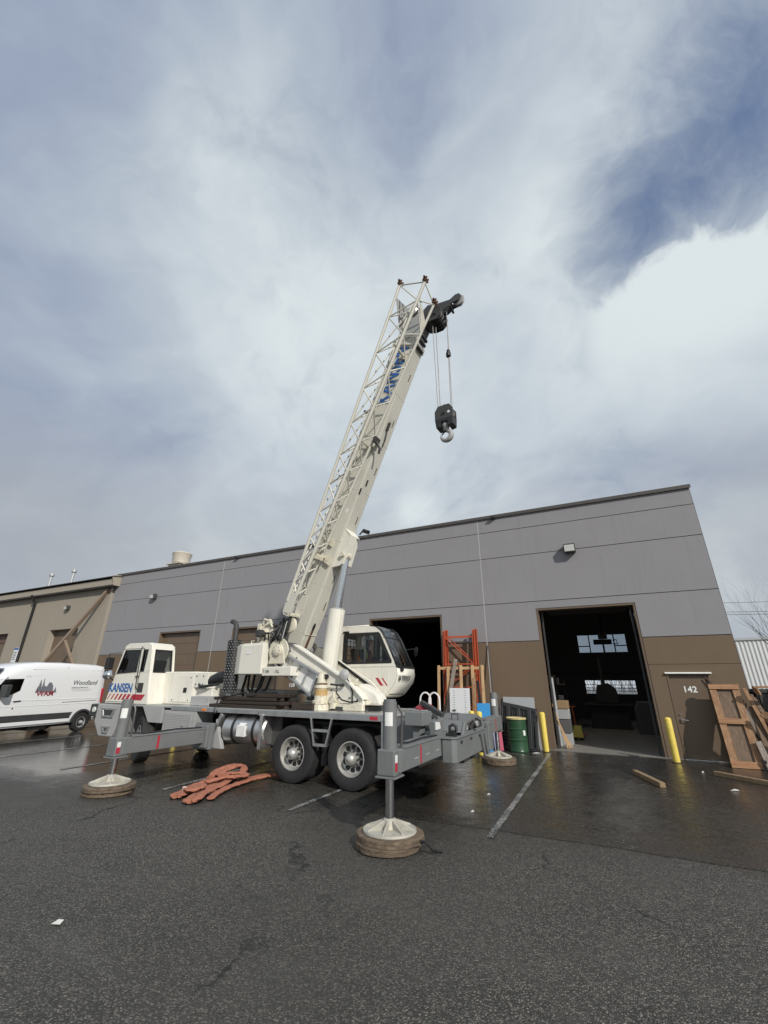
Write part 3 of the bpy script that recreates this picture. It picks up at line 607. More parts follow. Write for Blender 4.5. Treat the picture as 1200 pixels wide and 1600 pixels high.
part('tie', MB().beam(P0.lerp(P1, .42), (-30.9, -.05, 2.5), .13, .15, (0, -1, 0)), 'brown_strut', st, .012)
part('wall_plate', MB().box(-29.75, -29.3, -.06, -.02, 6.95, 7.4), 'brown_strut', st)
sg = thing('tow_sign', 'small white and blue notice board beside the black downpipe', 'sign', (-38.15, -.05, 2.9))
part('plate', MB().box(-38.45, -37.88, -.07, -.03, 2.95, 3.95), 'white_board', sg, .01)
part('header', MB().box(-38.44, -37.89, -.076, -.071, 3.80, 3.94), 'blue_letter', sg)
for k in range(5): part('text_row', MB().box(-38.38, -38.0, -.074, -.071, 3.62-k*.11, 3.66-k*.11), 'grey_letter', sg)
for x, lb in ((-43.3, 'left one of two thin metal flue pipes on the tan roof'), (-40.1, 'right one of two thin metal flue pipes on the tan roof')):
    t = thing('flue_pipe', lb, 'flue', (x, 3, 8), group='flue pipes on the tan roof')
    part('pipe', MB().cyl((x, 3, 8.0), (x, 3, 10.1), .10, n=12), 'galvanised', t, smooth=40)
    part('cowl', MB().lathe([(.1, 10.0), (.19, 10.08), (.19, 10.25), (.05, 10.33)], (x, 3, 0), (0, 0, 1), 14), 'galvanised', t, smooth=40)

# ------------------------------------------------------------------ far right: white shed, bare tree, cables
ws = thing('white_shed', 'white ribbed metal shed behind the warehouse at the right edge', 'shed', (12, 25, 0))
vs = []; fs = []
for i in range(481):
    x = 1.0+i*.0625; y = 25+(.04 if i % 4 in (0, 1) else 0); vs += [(x, y, 0), (x, y, 5.05+.012*(x-1))]
part('ribbed_wall', MB().add(vs, [(2*i, 2*i+2, 2*i+3, 2*i+1) for i in range(480)]), 'white_sheet', ws)
part('edge_flashing', MB().prism([(1, 4.98), (31, 5.34), (31, 5.5), (1, 5.14)], 'y', 24.92, 25.2), 'galvanised', ws)
part('roof', MB().prism([(1, 5.0), (31, 5.36), (31, 5.42), (1, 5.06)], 'y', 25.2, 45), 'white_sheet', ws)
random.seed(21)
tr = thing('bare_tree', 'leafless tree with thin upswept branches in front of the white shed', 'tree', (6.75, 13.6, 0))
tk = MB(); tw = MB()
def grow(mb, p, d, l, r, depth):
    pts = [p]; q = p; rr = [r]
    for i in range(4):
        d = (d+Vector((random.uniform(-.10, .10), random.uniform(-.10, .10), .06))).normalized(); q = q+d*l/4; pts.append(q); rr.append(r*(1-.16*(i+1)))
    (mb if depth < 2 else tw).tube(pts, rr, 6 if depth < 2 else 3, False)
    if depth >= 5 or r < .0016: return
    for i in range(3 if depth < 4 else 2):
        k = random.choice([2, 3, 4, 4]); a = random.uniform(0, 6.283)
        nd = (d+Vector((math.cos(a), math.sin(a), .35))*random.uniform(.35, .6)).normalized()
        grow(mb, pts[k], nd, l*random.uniform(.58, .8), rr[k]*.70, depth+1)
B0 = Vector((6.75, 13.6, 0)); tk.tube([B0, B0+Vector((0, 0, .9)), B0+Vector((-.05, 0, 1.7))], [.13, .11, .10], 10)
for a in range(11):
    an = a*.9; grow(tk, B0+Vector((-.05, 0, 1.0+.06*a)), Vector((math.cos(an)*.42-.08, math.sin(an)*.45, 1)), 2.7, .06, 1)
part('trunk', tk, 'bark', tr, smooth=50); cr = part('crown', tw, 'bark', tr); cr['kind'] = 'stuff'
for i, (x, lb) in enumerate(((1.0, 'utility pole hidden behind the warehouse carrying the cables'), (64, 'utility pole beyond the right edge carrying the cables'))):
    t = thing('utility_pole', lb, 'pole', (x, 42, 0)); part('pole', MB().cyl((x, 42, 0), (x, 42, 11.2), .16, .11, 10), 'wood_grey', t)
    part('crossarm', MB().box(x-.06, x+.06, 41, 43, 10.7, 10.82), 'wood_grey', t)
for z, y, lb in ((10.75, 42, 'highest thin overhead cable at the right of the warehouse'), (9.75, 41.9, 'middle thin overhead cable at the right of the warehouse'), (9.5, 42.1, 'lowest thin overhead cable at the right of the warehouse')):
    solo('cable', MB().tube([(1+63*i/20, y, z-.9*(1-((i-10)/10)**2)) for i in range(21)], .02, 5), 'black', lb, 'cable', (1, y, z), group='overhead cables')

# ------------------------------------------------------------------ the truck crane
cr = thing('truck_crane', 'cream and grey truck crane with raised boom standing on four outriggers', 'crane', (-9.0, -6.47, 0))
CY = -6.47; YN, YF = -7.68, -5.26          # near and far side of the carrier
def cp(name, mb, mat, bevel=0.0, smooth=None, parent=None): return part(name, mb, mat, parent or cr, bevel, smooth)
# carrier frame and deck
cp('chassis_frame', MB().box(-15.0, -5.0, -6.95, -6.80, 0.62, 1.10).box(-15.0, -5.0, -6.14, -5.99, 0.62, 1.10).box(-14.6, -14.4, -6.8, -6.14, .65, 1.05).box(-9.9, -9.7, -6.8, -6.14, .65, 1.05).box(-6.3, -6.1, -6.8, -6.14, .65, 1.05), 'dark_steel', .01)
for y in (-7.0, -5.94):
    cp('axle', MB().cyl((-8.68, CY, .53), (-8.68, y, .53), .11).cyl((-7.28, CY, .53), (-7.28, y, .53), .11).cyl((-13.6, CY, .53), (-13.6, y, .53), .10), 'dark_steel', smooth=40)
cp('suspension_beam', MB().prism([(-8.9, .45), (-7.1, .45), (-7.6, .85), (-8.3, .85)], 'y', -6.98, -6.85), 'dark_steel', .02)
cp('mudguard', MB().box(-8.05, -7.92, -7.5, -7.0, .35, 1.05), 'black')
cp('oil_pan', MB().lathe([(0, -.22), (.16, -.20), (.26, -.1), (.28, 0), (0, 0.02)], (-10.6, -6.4, .62), (0, 0, 1), 20), 'black', smooth=40)
dk = cp('deck', MB().box(-12.55, -6.45, YN, YF, 1.285, 1.335), 'steel_grey_light', .006)
for i in range(6): cp('deck_plate', MB().box(-12.5+i*1.0, -11.515+i*1.0, YN+.03, -6.0, 1.336, 1.342), 'aluminium', .002, parent=dk)
cp('deck_edge', MB().box(-9.66, -6.45, YN-.012, YN+.02, 1.215, 1.33), 'aluminium', .004, parent=dk)
cp('deck_edge', MB().box(-12.5, -9.68, YN-.012, YN+.02, 1.235, 1.33), 'aluminium', .004, parent=dk)
cp('end_post', MB().box(-6.60, -6.46, YN-.015, YN+.05, .62, 1.21), 'aluminium', .004)
cp('reflector', MB().box(-6.85, -6.68, YN-.017, YN-.012, 1.235, 1.30), 'red')
cp('fender_panel', MB().prism([(-13.60, 1.31), (-12.80, 1.31), (-12.80, .93), (-13.28, .93)], 'y', YN-.01, YN+.5), 'steel_grey_light', .01)
cp('fender_top', MB().box(-14.5, -12.55, YN, -5.3, 1.285, 1.33), 'steel_grey_light', .008)
tbx = cp('tool_box', MB().prism([(-12.72, .72), (-11.60, .72), (-11.60, 1.23), (-12.72, 1.23)], 'y', YN-.005, YN+.55), 'steel_grey_light', .012)
cp('lid', MB().box(-12.66, -11.72, YN-.022, YN-.006, .76, 1.19), 'steel_grey_light', .006, parent=tbx)
for i in range(11): cp('rib', MB().box(-12.64, -11.74, YN-.028, YN-.022, .785+i*.035, .800+i*.035), 'steel_grey_light', .003, parent=tbx)
cp('latch', MB().cyl((-11.98, YN-.02, .88), (-11.98, YN-.045, .88), .055, n=14), 'aluminium', .004, parent=tbx)
cp('marker_light', MB().box(-11.42, -11.28, YN-.03, YN+.02, 1.25, 1.305), 'amber', .012)
# front body
fb = cp('front_body', MB().prism([(-15.48, 1.31), (-14.45, 1.31), (-14.30, 1.12), (-14.62, .52), (-15.17, .52), (-15.48, .85)], 'y', YN-.02, YF), 'steel_grey_light', .03)
for x0, x1, z0, z1 in ((-15.25, -14.62, .98, 1.22), (-15.08, -14.72, .60, .78)):
    cp('light_pocket', MB().ring([(x0, z1), (x1, z1), (x1-.08, z0), (x0+.08, z0)], [(x0+.1, z1-.06), (x1-.1, z1-.06), (x1-.16, z0+.05), (x0+.16, z0+.05)], 'y', YN-.05, YN-.02), 'aluminium', .01, parent=fb)
    cp('pocket_plate', MB().box(x0+.1, x1-.1, YN-.03, YN-.022, z0+.05, z1-.06), 'dark_steel', parent=fb)
cp('bumper', MB().box(-15.78, -15.46, YN-.03, YF, .98, 1.30), 'dark_steel', .03)
cp('tow_light', MB().cyl((-15.55, YN-.03, 1.16), (-15.55, YN-.07, 1.16), .07), 'lamp_lens', .01, parent=fb)
# carrier cab (one-man)
cab = cp('carrier_cab', MB()
    .prism([(-15.24, 1.335), (-13.47, 1.335), (-13.60, 2.13), (-15.07, 2.06)], 'y', YN, YN+.04)
    .prism([(-15.07, 2.06), (-13.60, 2.13), (-13.605, 2.16), (-15.06, 2.09)], 'y', YN, YN+.04)
    .prism([(-15.07, 2.09), (-15.01, 2.085), (-14.83, 2.72), (-14.91, 2.72)], 'y', YN, YN+.04)
    .prism([(-14.16, 2.13), (-14.02, 2.14), (-14.04, 2.72), (-14.18, 2.72)], 'y', YN, YN+.04)
    .prism([(-13.86, 2.14), (-13.60, 2.16), (-13.70, 2.72), (-13.84, 2.72)], 'y', YN, YN+.04)
    .prism([(-14.92, 2.715), (-13.70, 2.715), (-13.74, 2.84), (-13.84, 2.90), (-14.72, 2.90), (-14.86, 2.84)], 'y', YN, YN+.04)
    .prism([(-14.86, 2.84), (-14.72, 2.90), (-13.84, 2.90), (-13.74, 2.84)], 'y', YN+.04, -6.95)
    .prism([(-15.24, 1.335), (-13.47, 1.335), (-13.58, 2.1), (-13.70, 2.72), (-13.74, 2.84), (-14.86, 2.84), (-15.07, 2.06)], 'y', -6.97, -6.93)
    .prism([(-15.24, 1.335), (-15.20, 1.335), (-15.02, 2.06), (-15.07, 2.06)], 'y', YN+.04, -6.97)
    .box(-15.2, -13.5, YN+.04, -6.97, 1.34, 1.38), 'cream', .018)
# rear wall of the cab with its window
def rearx(z): return -13.47-(z-1.335)*.155 if z < 2.72 else -13.685-(z-2.72)*.45
def rwall(poly_o, poly_i, a, b):
    m = MB().ring(poly_o, poly_i, 'x', a, b); return m.xf(lambda p: (p.x+rearx(p.z), p.y, p.z))
cp('rear_panel', rwall([(YN+.002, 1.335), (-6.95, 1.335), (-6.95, 2.84), (YN+.002, 2.84)], [(-7.60, 2.12), (-7.02, 2.12), (-7.04, 2.72), (-7.58, 2.72)], -.03, .008), 'cream', .012, parent=cab)
cp('rear_window_seal', rwall([(-7.60, 2.12), (-7.02, 2.12), (-7.04, 2.72), (-7.58, 2.72)], [(-7.57, 2.155), (-7.055, 2.155), (-7.07, 2.69), (-7.55, 2.69)], -.02, .016), 'black', .004, parent=cab)
cp('rear_window', MB().prism([(-7.57, 2.155), (-7.055, 2.155), (-7.07, 2.69), (-7.55, 2.69)], 'x', -.006, 0).xf(lambda p: (p.x+rearx(p.z), p.y, p.z)), 'glass_cab', parent=cab)
dw = [(-15.01, 2.085), (-14.16, 2.13), (-14.18, 2.72), (-14.83, 2.72)]
def inset(pl, k):
    c = (sum(p[0] for p in pl)/len(pl), sum(p[1] for p in pl)/len(pl)); out = []
    for p in pl:
        d = math.hypot(p[0]-c[0], p[1]-c[1]); out.append((p[0]+(c[0]-p[0])*k/d*1.25, p[1]+(c[1]-p[1])*k/d*1.25))
    return out
cp('door_window_seal', MB().ring(dw, inset(dw, .035), 'y', YN-.006, YN+.03), 'black', .004, parent=cab)
cp('door_window', MB().prism(inset(dw, .035), 'y', YN+.01, YN+.016), 'glass_cab', parent=cab)
nw = [(-14.02, 2.14), (-13.86, 2.14), (-13.84, 2.72), (-14.04, 2.72)]
cp('quarter_window_seal', MB().ring(nw, inset(nw, .03), 'y', YN-.006, YN+.03), 'black', .004, parent=cab)
cp('quarter_window', MB().prism(inset(nw, .03), 'y', YN+.01, YN+.016), 'glass_cab', parent=cab)
for x0, x1, z0, z1 in ((-14.02, -14.00, 1.36, 2.76), (-15.19, -14.02, 1.37, 1.38), (-14.92, -14.02, 2.745, 2.755)):
    cp('door_seam', MB().box(x0, x1, YN-.004, YN, z0, z1), 'joint_dark', parent=cab)
cp('door_handle', MB().tube([(-14.10, YN-.005, 2.02), (-14.10, YN-.04, 2.02), (-13.98, YN-.04, 2.03)], .014), 'black', parent=cab)
cp('grab_rail', MB().tube([(-14.10, YN, 2.8), (-14.08, YN-.05, 2.75), (-13.99, YN-.05, 1.75), (-13.99, YN, 1.7)], .012), 'black', parent=cab, smooth=40)
cp('louvre', MB().box(-13.97, -13.75, YN-.008, YN, 1.62, 1.86), 'dark_steel', .003, parent=cab)
cp('windshield', MB().add([(-15.055, YN+.06, 2.1), (-15.055, -6.99, 2.1), (-14.87, -6.99, 2.8), (-14.87, YN+.06, 2.8)], [(0, 1, 2, 3)]), 'glass_cab', parent=cab)
cp('steering_wheel', MB().tube([Vector((-14.75, -7.3, 2.12))+Vector((.08*math.cos(t*.5236)*.5, .2*math.sin(t*.5236), .2*math.cos(t*.5236)*.8)) for t in range(13)], .018), 'black', parent=cab)
cp('seat', MB().box(-14.4, -13.95, -7.5, -7.05, 1.75, 1.9).prism([(-14.0, 1.9), (-13.88, 1.9), (-13.78, 2.45), (-13.88, 2.45)], 'y', -7.5, -7.05), 'black', .03, parent=cab)
mi = cp('mirror', MB().box(-15.20, -15.06, -7.96, -7.78, 2.20, 2.52), 'black', .02, parent=cab)
cp('round_mirror', MB().lathe([(0, -.02), (.11, -.01), (.13, .02), (.1, .05), (0, .07)], (-15.08, -7.87, 2.06), (.5, -.6, .1), 18), 'chrome', smooth=40, parent=cab)
cp('mirror_bracket', MB().tube([(-15.0, YN, 2.66), (-15.12, -7.92, 2.62), (-15.14, -7.95, 2.1), (-15.08, YN, 1.92)], .014), 'black', parent=cab)
text('lettering', 'KANSEN', .30, FR((-15.19, YN-.006, 1.63)), 'blue_letter', cab, .002, bold=.010, sx=.86, space=1.03)
for i in range(6):
    x = -15.17+i*.155; w = .035+.016*i
    cp('red_stripe', MB().prism([(x, 1.43), (x+w, 1.43), (x+w+.10, 1.575), (x+.10, 1.575)], 'y', YN-.004, YN), 'red', parent=cab)
cp('red_stripe', MB().prism([(-14.21, 1.43), (-13.72, 1.43), (-13.60, 1.575), (-14.11, 1.575)], 'y', YN-.004, YN), 'red', parent=cab)
# engine hood behind the cab
hd = cp('engine_hood', MB().box(-14.3, -12.35, -7.22, -5.35, 1.335, 2.15), 'cream', .03)
cp('hood_step', MB().box(-12.35, -11.75, -7.15, -5.4, 1.335, 1.74), 'cream', .02, parent=hd)
cp('hood_door', MB().box(-13.20, -12.40, -7.235, -7.22, 1.40, 2.06), 'cream', .008, parent=hd)
cp('side_plate', MB().box(-12.62, -11.9, -7.225, -7.16, 1.76, 2.12), 'cream', .008, parent=hd)
cp('vent', MB().box(-12.72, -12.60, -7.245, -7.235, 1.63, 1.75), 'black', parent=hd)
for x, z in ((-13.1, 1.45), (-12.5, 1.45), (-12.5, 2.0), (-12.3, 2.04), (-12.05, 2.04), (-12.3, 1.84), (-12.05, 1.84)): cp('bolt', MB().cyl((x, -7.22, z), (x, -7.245, z), .015, n=8), 'dark_steel', parent=hd)
cp('intake_pipe', MB().tube([(-12.25, -7.1, 1.86), (-11.95, -7.1, 1.9), (-11.75, -7.05, 1.98), (-11.5, -6.9, 2.05)], [.11, .12, .14, .16], 12), 'black', smooth=40, parent=hd)
cp('hose', MB().tube([(-12.2, -7.2, 1.84), (-12.05, -7.3, 1.78), (-11.85, -7.25, 1.8), (-11.6, -7.1, 1.85)], .035), 'black', smooth=40, parent=hd)
cp('battery_box', MB().box(-12.15, -11.5, -7.45, -6.9, 1.345, 1.56), 'steel_grey_light', .015)
# exhaust
ex = cp('exhaust_muffler', MB().cyl((-11.25, -7.05, 1.66), (-11.30, -7.05, 2.92), .17, n=20), 'black', smooth=40)
vs = []; fs = []
for j in range(19):
    for i in range(14):
        a = (i+.5*(j % 2))*2*math.pi/14; z = 1.68+j*.0665; x = -11.25-.05*(z-1.66)/1.26
        r0 = .178; o = len(vs)
        for da, dzz, rr in ((0, .024, r0), (.12, 0, r0), (0, -.024, r0), (-.12, 0, r0), (0, 0, r0+.016)):
            vs.append((x+math.cos(a+da)*rr, -7.05+math.sin(a+da)*rr, z+dzz))
        fs += [(o, o+1, o+4), (o+1, o+2, o+4), (o+2, o+3, o+4), (o+3, o, o+4)]
gd = cp('heat_guard', MB().add(vs, fs), 'steel_grey', parent=ex); gd['kind'] = 'stuff'
cp('stack_pipe', MB().tube([(-11.30, -7.05, 2.9), (-11.31, -7.05, 3.2), (-11.33, -7.05, 3.32), (-11.40, -7.05, 3.40), (-11.50, -7.05, 3.43)], .065, 12), 'dark_steel', smooth=40, parent=ex)
cp('elbow', MB().tube([(-11.25, -7.05, 1.68), (-11.25, -7.05, 1.5), (-11.4, -6.9, 1.42), (-11.7, -6.7, 1.4)], .08, 10), 'galvanised', smooth=40, parent=ex)
# fuel tank
tk = cp('fuel_tank', MB().lathe([(0, -.62), (.26, -.62), (.30, -.57), (.30, .57), (.26, .62), (0, .62)], (-10.08, -7.42, .90), (1, 0, 0), 36), 'aluminium', smooth=30)
for x in (-10.36, -9.76): cp('tank_strap', MB().lathe([(.302, -.035), (.312, -.03), (.312, .03), (.302, .035)], (x, -7.42, .90), (1, 0, 0), 36), 'black', smooth=30, parent=tk)
cp('tank_plate', MB().box(-10.2, -9.95, -7.745, -7.70, .78, 1.0), 'white_tape', .006, parent=tk)
cp('tank_sticker', MB().prism([(-7.68, 1.05), (-7.73, 1.0), (-7.735, 1.0), (-7.69, 1.055)], 'x', -10.15, -9.97), 'white_tape', parent=tk)
cp('tank_bracket', MB().prism([(-9.58, 1.24), (-9.50, 1.24), (-9.50, .56), (-9.58, .56)], 'y', YN-.04, YN+.5), 'aluminium', .005)
cp('tank_bracket', MB().prism([(-11.05, .58), (-10.98, .55), (-10.72, 1.2), (-10.78, 1.23)], 'y', YN-.03, YN+.25), 'aluminium', .005)
cp('gear_casing', MB().box(-9.48, -9.2, -7.4, -7.0, .6, 1.2), 'dark_steel', .02)
# ladder step between the rear wheels
sp = cp('step_ladder', MB().beam((-8.23, YN-.01, 1.22), (-8.12, YN-.01, .72), .03, .05, (0, 1, 0)).beam((-7.72, YN-.01, 1.22), (-7.84, YN-.01, .72), .03, .05, (0, 1, 0)), 'aluminium', .004)
cp('rung', MB().box(-8.17, -7.79, YN-.03, YN+.06, .97, 1.02), 'aluminium', .004, parent=sp); cp('rung', MB().box(-8.14, -7.82, YN-.03, YN+.06, .71, .76), 'aluminium', .004, parent=sp)

# wheels
def tyre_mesh(r, w, n=72, lug=.012):
    pr = [(r*.56, -w*.40), (r*.62, -w*.46), (r*.80, -w*.5), (r*.94, -w*.48), (r*.985, -w*.43)]
    k = 5
    for g0 in (-.28, -.09, .10, .29):
        pr += [(r, w*(g0-.055)), (r*.965, w*(g0-.03)), (r*.965, w*(g0+.03)), (r, w*(g0+.055))]
    pr += [(r*.985, w*.43), (r*.94, w*.48), (r*.80, w*.5), (r*.62, w*.46), (r*.56, w*.40)]
    def wob(i, q):
        if q in (3, 4, 21, 22): return 1-(lug*1.8 if i % 2 else 0)
        return 1-(lug*.8 if (i % 2 and 5 <= q <= 20) else 0)
    return pr, wob
def wheel(name, x, y, r, w, side, parent, mats=('rubber', 'rim_metal'), front=False, n=72):
    """side = -1: the dished face looks to -Y"""
    pr, wob = tyre_mesh(r, w, n, .02 if front else .008)
    wl = part(name, MB().lathe(pr, (x, y, r), (0, 1, 0), n, wob), mats[0], parent, smooth=28)
    s = side
    q = [(.565*r, -.42), (.575*r, -.46), (.545*r, -.47), (.53*r, -.40), (.50*r, -.30), (.47*r, -.10), (.42*r, -.04), (.30*r, -.05), (.26*r, -.16), (.22*r, -.16)] if not front else \
        [(.565*r, -.42), (.575*r, -.46), (.545*r, -.47), (.52*r, -.36), (.46*r, -.30), (.38*r, -.36), (.24*r, -.40), (.22*r, -.40)]
    rm = part('rim', MB().lathe([(a, -b*w*s) for a, b in [(p[0], p[1]) for p in q]] if s > 0 else [(a, b*w) for a, b in q], (x, y, r), (0, 1, 0), 40), mats[1], wl, smooth=40)
    yf = y+(-.16*w if not front else -.40*w)*(1 if s < 0 else -1)
    dy = -1 if s < 0 else 1
    part('hub', MB().lathe([(.215*r, 0), (.21*r, .05), (.19*r, .11), (.12*r, .155), (0, .17)] if True else [], (x, yf, r), (0, dy, 0), 24), mats[1], wl, smooth=40)
    nt = MB()
    for k in range(10):
        a = k*2*math.pi/10; nt.cyl((x+math.cos(a)*.27*r, yf, r+math.sin(a)*.27*r), (x+math.cos(a)*.27*r, yf+dy*.05, r+math.sin(a)*.27*r), .018, n=6)
    part('wheel_nuts', nt, 'dark_steel', wl)
    for k in range(10 if not front else 8):
        a = (k+.5)*2*math.pi/(10 if not front else 8); rr = .375*r if not front else .42*r; ya = y+dy*(.052*w if not front else .345*w)
        part('hand_hole', MB().cyl((x+math.cos(a)*rr, ya-dy*.02, r+math.sin(a)*rr), (x+math.cos(a)*rr, ya+dy*.006, r+math.sin(a)*rr), .048*r/.53, n=12), 'black', wl)
    return wl
for x in (-8.68, -7.28):
    wheel('wheel', x, YN+.155, .535, .29, -1, cr); wheel('wheel', x, YN+.50, .535, .29, -1, cr, n=48)
    wheel('wheel', x, YF-.155, .535, .29, 1, cr, n=48); wheel('wheel', x, YF-.50, .535, .29, 1, cr, n=48)
for wy, sd in ((YN+.20, -1), (YF-.20, 1)):
    wl = wheel('wheel', -13.6, wy, .535, .30, sd, cr, front=True, n=60); c_ = Vector((-13.6, wy, .535))-OFF[cr.name]
    wl.matrix_local = Matrix.Translation(c_) @ Matrix.Rotation(R(-26), 4, 'Z') @ Matrix.Translation(-c_)

# outriggers
def outrigger(x, ysign, xb0, xb1, zb0, zb1, yin, yj, ztop, housing):
    """x = jack centre; beam box xb0..xb1, zb0..zb1 from yin to the jack at yj"""
    s = ysign; t = part('outrigger_beam', MB().box(xb0, xb1, min(yin, yj-s*.0), max(yin, yj), zb0, zb1), 'steel_grey', cr, .012)
    for yy, m, w in ((yj-s*.75, 'red', .05), (yin+s*0.10, 'yellow_tape', .05)):
        part('tape', MB().box(xb1, xb1+.004, yy-w/2, yy+w/2, zb0+.02, zb1-.02), m, t)
    if s < 0: part('edge_lip', MB().box(xb0-.0, xb1+.012, yj+.15, yin-.1, zb1, zb1+.02), 'steel_grey', t, .004)
    part('jack_box', MB().box(x-.13, x+.13, yj-.13, yj+.13, zb0-.03, zb1+.01), 'steel_grey', cr, .02)
    part('reflector', MB().box(x+.131, x+.134, yj-.11, yj-.04, zb0+.03, zb0+.13), 'red', t); part('reflector', MB().box(x+.131, x+.134, yj-.11, yj-.04, zb0+.13, zb0+.22), 'white_tape', t)
    part('jack_flange', MB().box(x-.15, x+.15, yj-.15, yj+.15, zb0-.055, zb0-.03), 'steel_grey', cr, .01)
    j = part('jack_cylinder', MB().cyl((x, yj, zb1), (x, yj, ztop), .098, n=24).cyl((x, yj, ztop), (x, yj, ztop+.03), .085, n=24), 'steel_grey', cr, smooth=40)
    ca_ = math.atan2(-15.7-yj, -2.57-x); av = []
    for q in range(9): aa = ca_-.75+1.15*q/8; av += [(x+.101*math.cos(aa), yj+.101*math.sin(aa), ztop-.30), (x+.101*math.cos(aa), yj+.101*math.sin(aa), ztop-.13)]
    part('label_plate', MB().add(av, [(2*q, 2*q+2, 2*q+3, 2*q+1) for q in range(8)]), 'white_tape', j, smooth=40)
    part('hose', MB().tube([(x+.08, yj+.09, ztop-.05), (x+.14, yj+.1, ztop-.15), (x+.13, yj+.12, zb1+.3), (x+.1, yj+.15, zb1)], .018), 'rope_steel', j, smooth=40)
    part('jack_rod', MB().cyl((x, yj, .26), (x, yj, zb0-.03), .056, n=24), 'chrome', cr, smooth=40)
    z = .152; f = part('float_pad', MB().lathe([(0, z), (.335, z), (.345, z+.012), (.34, z+.035), (.295, z+.04), (.10, z+.04), (.085, z+.08), (.08, z+.135), (.065, z+.145), (0, z+.145)], (x, yj, 0), (0, 0, 1), 40), 'float_metal', cr, smooth=35)
    for k in range(8):
        a = k*math.pi/4+.2; c, d = math.cos(a), math.sin(a)
        m = MB().prism([(.07, z+.035), (.325, z+.035), (.315, z+.05), (.09, z+.128), (.07, z+.128)], 'y', -.011, .011)
        part('rib', m.xf(lambda p: (x+p.x*c-p.y*d, yj+p.x*d+p.y*c, p.z)), 'float_metal', f, .004)
    return t
outrigger(-5.38, -1, -5.52, -5.23, .80, 1.07, -7.7, -9.85, 1.66, None)
outrigger(-11.12, -1, -11.25, -10.98, .62, .90, -7.6, -9.83, 1.54, None)
outrigger(-5.44, 1, -5.56, -5.27, .80, 1.12, -5.6, -3.2, 1.66, None)
outrigger(-11.12, 1, -11.25, -10.98, .62, .90, -5.2, -3.2, 1.54, None)
cp('front_outrigger_housing', MB().box(-11.32, -10.90, -7.92, -5.1, .52, .98).box(-11.36, -10.86, -7.86, -7.74, .48, 1.02), 'steel_grey', .02)
cp('housing_gusset', MB().prism([(-10.9, .5), (-10.62, .5), (-10.9, 1.1)], 'y', -7.7, -7.6), 'steel_grey_light', .01)
# rear outrigger box and tail
rh = cp('rear_outrigger_housing', MB().prism([(-5.215, -8.20), (-5.04, -8.20), (-4.98, -8.12), (-4.98, -5.9), (-5.215, -5.9)], 'z', .70, 1.05), 'steel_grey', .015)
cp('rear_outrigger_housing', MB().box(-5.62, -5.222, -7.95, -4.75, .70, 1.12), 'steel_grey', .018)
cp('housing_lip', MB().prism([(-5.25, -8.22), (-5.03, -8.22), (-4.96, -8.13), (-4.96, -6.2), (-5.03, -6.2), (-5.03, -8.0), (-5.25, -8.0)], 'z', 1.051, 1.072), 'steel_grey', .004, parent=rh)
cp('housing_collar', MB().box(-5.24, -4.94, -6.05, -5.72, .64, 1.17), 'steel_grey', .02, parent=rh)
for y in (-6.55, -6.30): cp('stiffener', MB().prism([(y-.12, 1.0), (y+.02, 1.02), (y+.16, .62), (y+.08, .60)], 'x', -4.98, -4.94), 'steel_grey', .006, parent=rh)
cp('housing_foot', MB().prism([(-7.7, .70), (-7.2, .70), (-7.3, .64), (-7.6, .64)], 'x', -5.2, -5.02), 'dark_steel', .01, parent=rh)
cp('shackle', MB().box(-5.16, -5.06, -8.0, -7.85, 1.06, 1.16).tube([(-5.15, -7.95, 1.15), (-5.15, -7.95, 1.22), (-5.10, -7.92, 1.25), (-5.05, -7.9, 1.22), (-5.05, -7.9, 1.15)], .025, 8), 'black', smooth=50, parent=rh)
cp('tail_frame', MB().prism([(-7.75, 1.05), (-5.7, 1.05), (-5.7, 1.20), (-6.3, 1.32), (-7.4, 1.32), (-7.75, 1.20)], 'x', -5.62, -5.58), 'steel_grey', .01)
cp('tail_plate', MB().ring([(-7.65, 1.055), (-7.45, 1.27), (-6.65, 1.35), (-6.20, 1.25), (-6.08, 1.055)], [(-7.42, 1.10), (-7.32, 1.22), (-6.68, 1.29), (-6.34, 1.21), (-6.26, 1.10)], 'x', -5.06, -5.01), 'steel_grey', .01)
cp('tail_top', MB().prism([(-7.62, 1.10), (-7.45, 1.275), (-6.65, 1.355), (-6.65, 1.335), (-7.44, 1.255), (-7.58, 1.09)], 'x', -5.62, -5.065), 'steel_grey', .006)
cp('tail_back_plate', MB().prism([(-7.55, 1.07), (-6.3, 1.07), (-6.3, 1.22), (-6.65, 1.31), (-7.4, 1.24)], 'x', -5.32, -5.29), 'steel_grey_light', .006)
cp('hose_bundle', MB().tube([(-5.12, -7.3, 1.08), (-5.08, -7.1, 1.19), (-5.1, -6.9, 1.10), (-5.08, -6.7, 1.20), (-5.12, -6.4, 1.10)], .035, 8).tube([(-5.15, -7.2, 1.1), (-5.1, -6.95, 1.2), (-5.12, -6.6, 1.22), (-5.14, -6.35, 1.14)], .025, 8), 'dark_steel', smooth=50)
cp('pulley', MB().cyl((-5.14, -6.48, 1.17), (-5.05, -6.48, 1.17), .06, n=18).cyl((-5.14, -7.2, 1.15), (-5.05, -7.2, 1.15), .05, n=18), 'steel_grey_light', .01)
cp('grab_handle', MB().tube([(-5.3, -7.35, 1.28), (-5.3, -7.35, 1.38), (-5.18, -7.35, 1.38), (-5.18, -7.35, 1.28)], .010, 6), 'black', smooth=40)
gb = cp('control_box', MB().box(-5.98, -5.62, -8.0, -7.55, 1.20, 1.43), 'steel_grey', .015)
cp('support', MB().box(-5.86, -5.70, -7.9, -7.7, .98, 1.20), 'steel_grey', .01, parent=gb)
